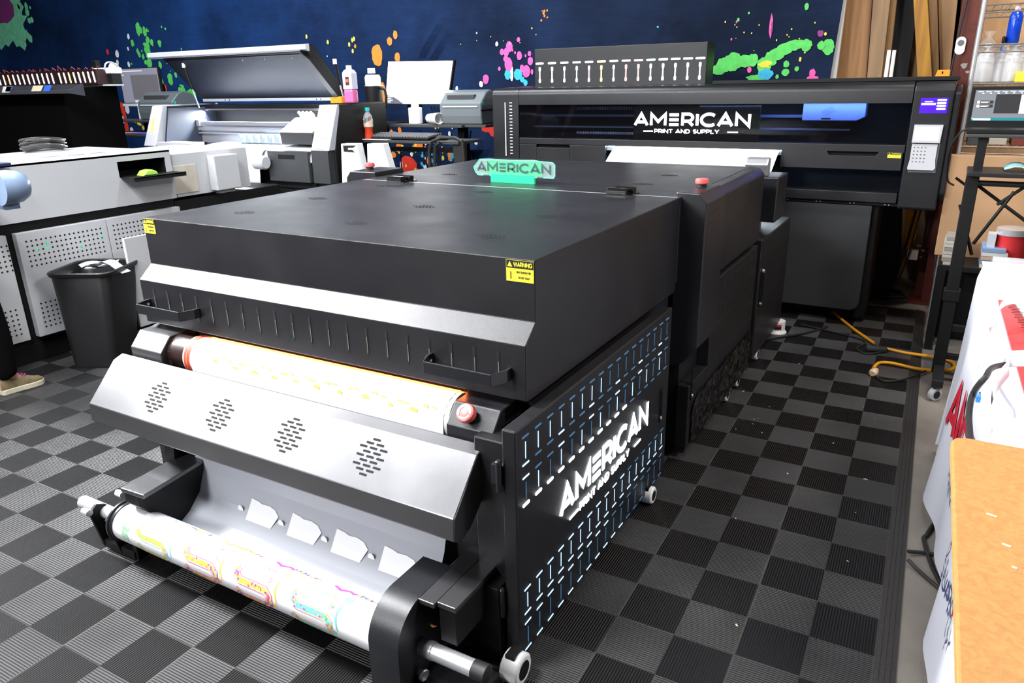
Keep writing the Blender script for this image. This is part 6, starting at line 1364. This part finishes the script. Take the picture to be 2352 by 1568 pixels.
oc2.xz([(q0_.x, zz + .001), (q1_.x, zz + .001), (q1_.x, q0_.z + .004), (q1_.x - .03, q0_.z + .004), (q1_.x - .035, q0_.z - .004), (q0_.x + .055, q0_.z - .004), (q0_.x + .05, q0_.z - .016), (q0_.x + .03, q0_.z - .016), (q0_.x + .028, q0_.z), (q0_.x, q0_.z)], YPk - .03, YPk + .02)
tag(oc2.build('orange_clip', ORG, bevel=.002), 'bright orange plastic clip beside the pink liquid bottle', 'clip')
# bag hanging from keyboard shelf
bgm = MB(); YQ = YT - .03
for pts in (((989, 400), (986, 345), (992, 325), (1015, 316), (1045, 316), (1062, 325)), ((998, 398), (1000, 335), (1010, 328)), ((1062, 325), (1064, 350), (1066, 390))): bgm.tube([P1(px, py, YQ) for px, py in pts], .012, 8)
bgm.prism([P1(px, py, YQ + .05) for px, py in ((1040, 330), (1066, 326), (1068, 395), (1044, 395))], (0, .03, 0))
tag(bgm.build('black_bag', RUB, smooth=True), 'black strapped bag hanging at the right end of keyboard shelf', 'bag')
for k, pts in enumerate((((920, 345), (922, 380), (926, 395)), ((966, 300), (972, 330), (975, 380)), ((1008, 300), (1004, 330), (1012, 380)), ((1082, 300), (1078, 340), (1086, 372)))):
    cable('desk_cable', ['black cable hanging below desk above the red paint spot', 'black cable hanging in the middle under standing desk', 'black cable hanging near the black bag under desk', 'thin black cable hanging at the right end of standing desk'][k], [P1(px, py, YD + .3) for px, py in pts], .005)
for k, x in enumerate((990, 997, 1004)): cable('monitor_cable', 'black cable hanging behind the white monitor, one of three', [P1(x, 244, YN + .08), P1(x + 4, 262, YN + .08), P1(x + 2, 284, YN + .06)], .004, group='cables behind the white monitor')
# ------------------------------------------------------------------ waste bin
BN = thing('waste_bin', 'black tapered plastic waste bin full of white scraps beside the dryer', 'bin', (-3.02, .72, 0))
def rrect(cx, cy, w, d, r, z, ang, n=5):
    out = []
    for sx, sy_, a0 in ((1, 1, 0), (-1, 1, 90), (-1, -1, 180), (1, -1, 270)):
        for k in range(n + 1):
            a = math.radians(a0 + 90 * k / n); px, py = sx * (w / 2 - r) + r * math.cos(a), sy_ * (d / 2 - r) + r * math.sin(a)
            out.append((cx + px * math.cos(ang) - py * math.sin(ang), cy + px * math.sin(ang) + py * math.cos(ang), z))
    return out
cs4 = [at(px, py, 2, .49) for px, py in ((108, 623), (222, 636), (305, 600), (222, 590))]
cx = sum(p.x for p in cs4) / 4; cy = sum(p.y for p in cs4) / 4; ang = math.atan2(cs4[2].y - cs4[1].y, cs4[2].x - cs4[1].x) - PI / 2
W1 = ((cs4[1] - cs4[0]).length + (cs4[2] - cs4[3]).length) / 2; D1_ = ((cs4[2] - cs4[1]).length + (cs4[3] - cs4[0]).length) / 2
bx_, by2 = -3.0, .70
levels = [(0, .70, bx_, by2), (.02, .72, bx_, by2), (.465, .95, cx, cy), (.47, 1.0, cx, cy), (.488, 1.03, cx, cy), (.494, 1.0, cx, cy), (.488, .95, cx, cy), (.44, .92, cx, cy), (.02, .68, bx_, by2)]
vs = []; N4 = 24
for z, s_, ax_, ay_ in levels: vs += rrect(ax_, ay_, W1 * s_, D1_ * s_, .055 * s_, z, ang)
mb = MB().add(vs, [(i * N4 + k, i * N4 + (k + 1) % N4, (i + 1) * N4 + (k + 1) % N4, (i + 1) * N4 + k) for i in range(len(levels) - 1) for k in range(N4)] + [tuple(range(N4 - 1, -1, -1)), tuple(8 * N4 + k for k in range(N4))])
mb.build('bin_shell', mat('black bin plastic', (.012, .012, .013), .38, bump=.3, bscale=500), BN, smooth=True)
for k, (dx, dy, rz, L_, wd_, bend) in enumerate(((-.07, -.03, .3, .20, .07, .5), (.0, .03, 1.2, .18, .09, -.6), (.07, .05, .2, .2, .06, .9), (.03, -.02, 2.1, .16, .05, .4), (-.03, .06, .9, .17, .08, -.3))):
    vs = []
    for i in range(9):
        t = i / 8 - .5; x = t * L_; z = .475 + .03 * math.sin(t * 5 * bend + k) + .012 * k * .5
        for sgn in (-1, 1):
            px, py = x, sgn * wd_ / 2; vs.append((cx + dx + px * math.cos(rz) - py * math.sin(rz), cy + dy + px * math.sin(rz) + py * math.cos(rz), z))
    o = MB().add(vs, [(2 * i, 2 * i + 1, 2 * i + 3, 2 * i + 2) for i in range(8)]).build('film_scrap', PAPER if k != 1 else mat('grey scrap', (.5, .5, .55), .4), smooth=True)
    tag(o, ['curled white film scrap nearest the left rim of bin', 'greyish folded film scrap in the middle of bin', 'curled white paper roll scrap at the right of bin', 'thin film scrap at the front of bin', 'flat film scrap at the back of bin'][k], 'scrap', 'scraps in the bin')
# ------------------------------------------------------------------ person at the left edge
PE = thing('person', 'person in black trousers and brown canvas shoes cut off by the left frame edge', 'person', (-3.0, .12, 0))
BPANT = mat('black trousers', (.002, .002, .0025), .95, spec=.1); SKIN = mat('skin', (.5, .28, .2), .5)
def skin(name, chain, edges, m, parent, sub=2):
    me = bpy.data.meshes.new(name); me.from_pydata([c[:3] for c in chain], edges, []); o = bpy.data.objects.new(name, me); C.objects.link(o); me.materials.append(m)
    sk = o.modifiers.new('skin', 'SKIN'); sk.use_smooth_shade = True
    for i, c in enumerate(chain): me.skin_vertices[0].data[i].radius = (c[3], c[3]); me.skin_vertices[0].data[i].use_root = (i == 0)
    ss = o.modifiers.new('sub', 'SUBSURF'); ss.levels = sub; ss.render_levels = sub
    o.parent = parent; 
    if parent.type == 'EMPTY': o.location = -parent.location
    return o
hx, hy = -3.06, .02
fx, fy_ = -2.905, .165          # ankle of the visible foot
h_, t_ = at(4, 907, 2, 0), at(74, 886, 2, .0); ang_ = math.atan2(t_.y - h_.y, t_.x - h_.x); CO, SI = math.cos(ang_), math.sin(ang_); fx, fy_ = h_.x + .06 * CO, h_.y + .06 * SI
body = [(hx, hy, .93, .09), (hx, hy, 1.12, .09), (hx - .01, hy + .02, 1.36, .09), (hx - .01, hy + .02, 1.48, .036), (hx - .01 + .02 * CO, hy + .02 + .02 * SI, 1.545, .062), (hx - .01 + .01 * CO, hy + .02 + .01 * SI, 1.625, .082),
        (hx + .08, hy - .02, .88, .085), (fx - .03, fy_ - .035, .50, .055), (fx, fy_ - .01, .09, .026), (fx + .05 * CO, fy_ + .05 * SI, .036, .018),
        (hx - .07, hy, .88, .085), (hx - .10, hy + .03, .48, .055), (hx - .12, hy - .06, .10, .036), (hx - .09, hy + .05, .04, .03),
        (hx + .13, hy - .06, 1.40, .055), (hx + .17, hy - .10, 1.14, .04), (hx + .15, hy + .06, .93, .028), (hx + .15, hy + .11, .88, .03),
        (hx - .14, hy + .06, 1.40, .055), (hx - .17, hy + .05, 1.14, .04), (hx - .17, hy + .13, .92, .028), (hx - .17, hy + .16, .86, .03)]
E_ = [(0, 1), (1, 2), (2, 3), (3, 4), (4, 5), (0, 6), (6, 7), (7, 8), (8, 9), (0, 10), (10, 11), (11, 12), (12, 13), (2, 14), (14, 15), (15, 16), (16, 17), (2, 18), (18, 19), (19, 20), (20, 21)]
skin('body', body, E_, SKIN, PE)
for hxx, hyy, hz in ((hx + .15, hy + .12, .865), (hx - .17, hy + .17, .845)):
    pass
pt_ = [(hx, hy, .95, .135), (hx + .085, hy - .02, .86, .105), (fx - .03, fy_ - .035, .50, .078), (fx - .01, fy_ - .015, .25, .064), (fx - .02 * CO, fy_ - .02 * SI, .10, .052), (fx - .01 * CO, fy_ - .01 * SI, .075, .045), (hx - .075, hy, .86, .105), (hx - .10, hy + .03, .48, .075), (hx - .12, hy - .05, .10, .055), (hx, hy, 1.04, .135)]
skin('trousers', pt_, [(0, 1), (1, 2), (2, 3), (3, 4), (4, 5), (0, 6), (6, 7), (7, 8), (0, 9)], BPANT, PE)
skin('shirt', [(hx, hy, .93, .145), (hx, hy + .01, 1.22, .145), (hx - .01, hy + .02, 1.38, .15), (hx + .13, hy - .06, 1.40, .075), (hx + .165, hy - .10, 1.20, .06), (hx - .14, hy + .06, 1.40, .075), (hx - .17, hy + .05, 1.20, .06)], [(0, 1), (1, 2), (2, 3), (3, 4), (2, 5), (5, 6)], mat('dark shirt', (.01, .01, .012), .8), PE)
hcx, hcy = hx - .01 - .012 * CO, hy + .02 - .012 * SI
fc = lambda f_, l_, z_: (hx - .01 + f_ * CO - l_ * SI, hy + .02 + f_ * SI + l_ * CO, z_)
for l_ in (-.03, .03): MB().lathe(fc(.072, l_, 1.62), (CO, SI, 0), [(0, .011), (.010, .009), (.014, .003)], 12).build('eye', INKB, PE, smooth=True)
MB().prism([fc(.080, -.014, 1.595), fc(.080, .014, 1.595), fc(.086, 0, 1.64)], (.022 * CO, .022 * SI, -.006)).build('nose', SKIN, PE, bevel=.005)
MB().prism([fc(.072, -.026, 1.570), fc(.072, .026, 1.570), fc(.074, .018, 1.580), fc(.074, -.018, 1.580)], (.014 * CO, .014 * SI, 0)).build('mouth', mat('lips', (.45, .15, .12), .5), PE, bevel=.003)
for l_ in (-.088, .082): MB().lathe(fc(.0, l_, 1.625), (-SI, CO, 0), [(0, .018), (.006, .022), (.010, .012)], 12).build('ear', SKIN, PE, smooth=True)
hair = MB().lathe((hcx, hcy, 1.63), Z_, [(0, .093), (.03, .098), (.06, .090), (.085, .06), (.098, .02), (.1, .002)], 20); hair.build('hair', mat('dark hair', (.02, .012, .008), .6), PE, smooth=True)
# five fingers on each hand
for sx, (a0, b0, z0) in ((1, (hx + .15, hy + .125, .86)), (-1, (hx - .17, hy + .175, .84))):
    for k in range(5):
        o_ = (k - 2) * .017
        base = (a0 + o_ * .4, b0 + .01 + o_ * .3, z0 + .0, .0095); ln = (.035, .05, .055, .05, .04)[k]
        skin('finger', [base, (base[0] + (.012 * sx if k == 0 else 0), base[1] + ln * .35, base[2] - ln * .5, .0085), (base[0] + (.016 * sx if k == 0 else 0), base[1] + ln * .5, base[2] - ln, .0075)], [(0, 1), (1, 2)], SKIN, PE, 1)
# shoes
def shoe(ox, oy, ang, sc_=1):
    ca_, sa_ = math.cos(ang), math.sin(ang)
    def tr_(u, v, z):
        u *= sc_; v *= sc_; return (ox + u * ca_ - v * sa_, oy + u * sa_ + v * ca_, z)
    prof = [(-.085, .032), (-.07, .038), (-.02, .036), (.04, .038), (.09, .046), (.13, .046), (.165, .038), (.185, .018)]
    hts = [.075, .085, .085, .078, .062, .05, .043, .032]
    up_ = MB(); vs = []; fs = []; n = 10
    for (u, w), h in zip(prof, hts):
        for k in range(n): t = PI * k / (n - 1); vs.append(tr_(u, w * math.cos(t), .022 + (h - .022) * math.sin(t) ** .7))
    for i in range(len(prof) - 1):
        for k in range(n - 1): fs.append((i * n + k, i * n + k + 1, (i + 1) * n + k + 1, (i + 1) * n + k))
    fs += [tuple(range(n)), tuple((len(prof) - 1) * n + k for k in range(n - 1, -1, -1))]
    so = up_.add(vs, fs).build('shoe', mat('brown camouflage canvas', (.16, .12, .06), .7, noise=.6, nscale=35), PE, smooth=True)
    sl_ = MB(); o = [(u, w + .004) for u, w in prof] + [(.192, 0)]; o = [(-.092, 0)] + o; o += [(u, -w) for u, w in reversed(o[1:-1])]
    sl_.prism([tr_(u, w, 0.0) for u, w in o], (0, 0, .026)); sl_.build('sole', mat('cream rubber', (.65, .6, .45), .5), so, bevel=.003)
    lc = MB()
    for k in range(4): lc.tube([tr_(.02 + .018 * k, -.02, .084 - .006 * k), tr_(.028 + .018 * k, .0, .089 - .006 * k), tr_(.02 + .018 * k, .02, .084 - .006 * k)], .0028, 6)
    lc.build('laces', mat('magenta laces', (.55, .04, .3), .5), so, smooth=True)
    hp = MB().prism([tr_(-.09, -.025, .026), tr_(-.09, .025, .026), tr_(-.082, .022, .085), tr_(-.082, -.022, .085)], Vector(tr_(.006, 0, 0)) - Vector(tr_(0, 0, 0))); hp.build('heel_patch', mat('tan heel patch', (.55, .3, .2), .6), so)
shoe(fx, fy_, ang_, .70); shoe(hx - .12, hy - .03, .6)
bq = at(25, 432, 1, .28); cs5 = MB(); zc = at(20, 430, 0, -2.95)
cs5.lathe((zc.x, zc.y - .05, zc.z), (0, 1, 0), [(0, .078), (.05, .078), (.09, .072), (.12, .055), (.135, .03)], 30); cs5.box((XW + .001, zc.y - .03, zc.z - .10), (zc.x, zc.y + .03, zc.z - .06)); tag(cs5.build('blue_grey_bolster', mat('blue grey vinyl', (.22, .30, .45), .3), smooth=True), 'pale blue grey rounded roll end in front of the white cabinet', 'roll')
cs5 = None
# ------------------------------------------------------------------ light
def area(name, loc, tgt, sx, sy_, e, col=(1, 1, 1), spread=180):
    l = bpy.data.lights.new(name, 'AREA'); l.shape = 'RECTANGLE'; l.size = sx; l.size_y = sy_; l.energy = e; l.color = col; l.spread = math.radians(spread)
    o = bpy.data.objects.new(name, l); C.objects.link(o); o.location = loc; o.rotation_euler = (Vector(tgt) - Vector(loc)).to_track_quat('-Z', 'Y').to_euler(); return o
area('ceiling_light_strip', (-3.3, -.65, 3.25), (-3.3, -.65, 0), 3.6, .4, 260, (.97, .98, 1))
area('ceiling_light_far_left', (-4.6, -2.7, 3.2), (-1.0, -.25, .5), 2.2, 1.4, 40, (.97, .98, 1))
area('ceiling_light_front', (-1.0, -1.3, 3.2), (-.9, -.4, 0), .9, .4, 55, (.97, .98, 1))
area('front_soft_light', (-1.9, -3.9, 2.5), (-.7, -.2, .3), .7, .7, 95, (.97, .98, 1))  # added soft light low behind the camera, its source unseen
area('ceiling_light_cabinet', (-2.4, 1.2, 3.3), (-3.6, 1.2, .6), .5, .5, 8, (.95, .97, 1))
area('ceiling_light_back', (-3.6, 2.2, 3.5), (-3.6, 3.9, 1.2), 4.2, .3, 150, (.9, .95, 1))
area('chamfer_boost_light', (-4.5, -.55, 3.1), (-.8, 0, .8), 1.0, .9, 62, (.97, .98, 1), 60)  # added narrow lamp that whitens the left end of the cover chamfer
area('ceiling_light_right', (2.1, .7, 3.0), (.9, .8, .3), .4, .4, 48, (1, .98, .95))
area('ceiling_light_shelves', (1.2, 2.2, 3.4), (1.3, 3.4, .8), .8, .4, 42, (1, .93, .85))
wd = bpy.data.worlds.new('world'); sc.world = wd; wd.use_nodes = True; wd.node_tree.nodes['Background'].inputs[0].default_value = (.75, .85, 1, 1); wd.node_tree.nodes['Background'].inputs[1].default_value = .022
vs_2 = sc.view_settings; vs_2.view_transform = 'Standard'; vs_2.look = 'None'; vs_2.gamma = 1; vs_2.exposure = .45; vs_2.use_curve_mapping = False
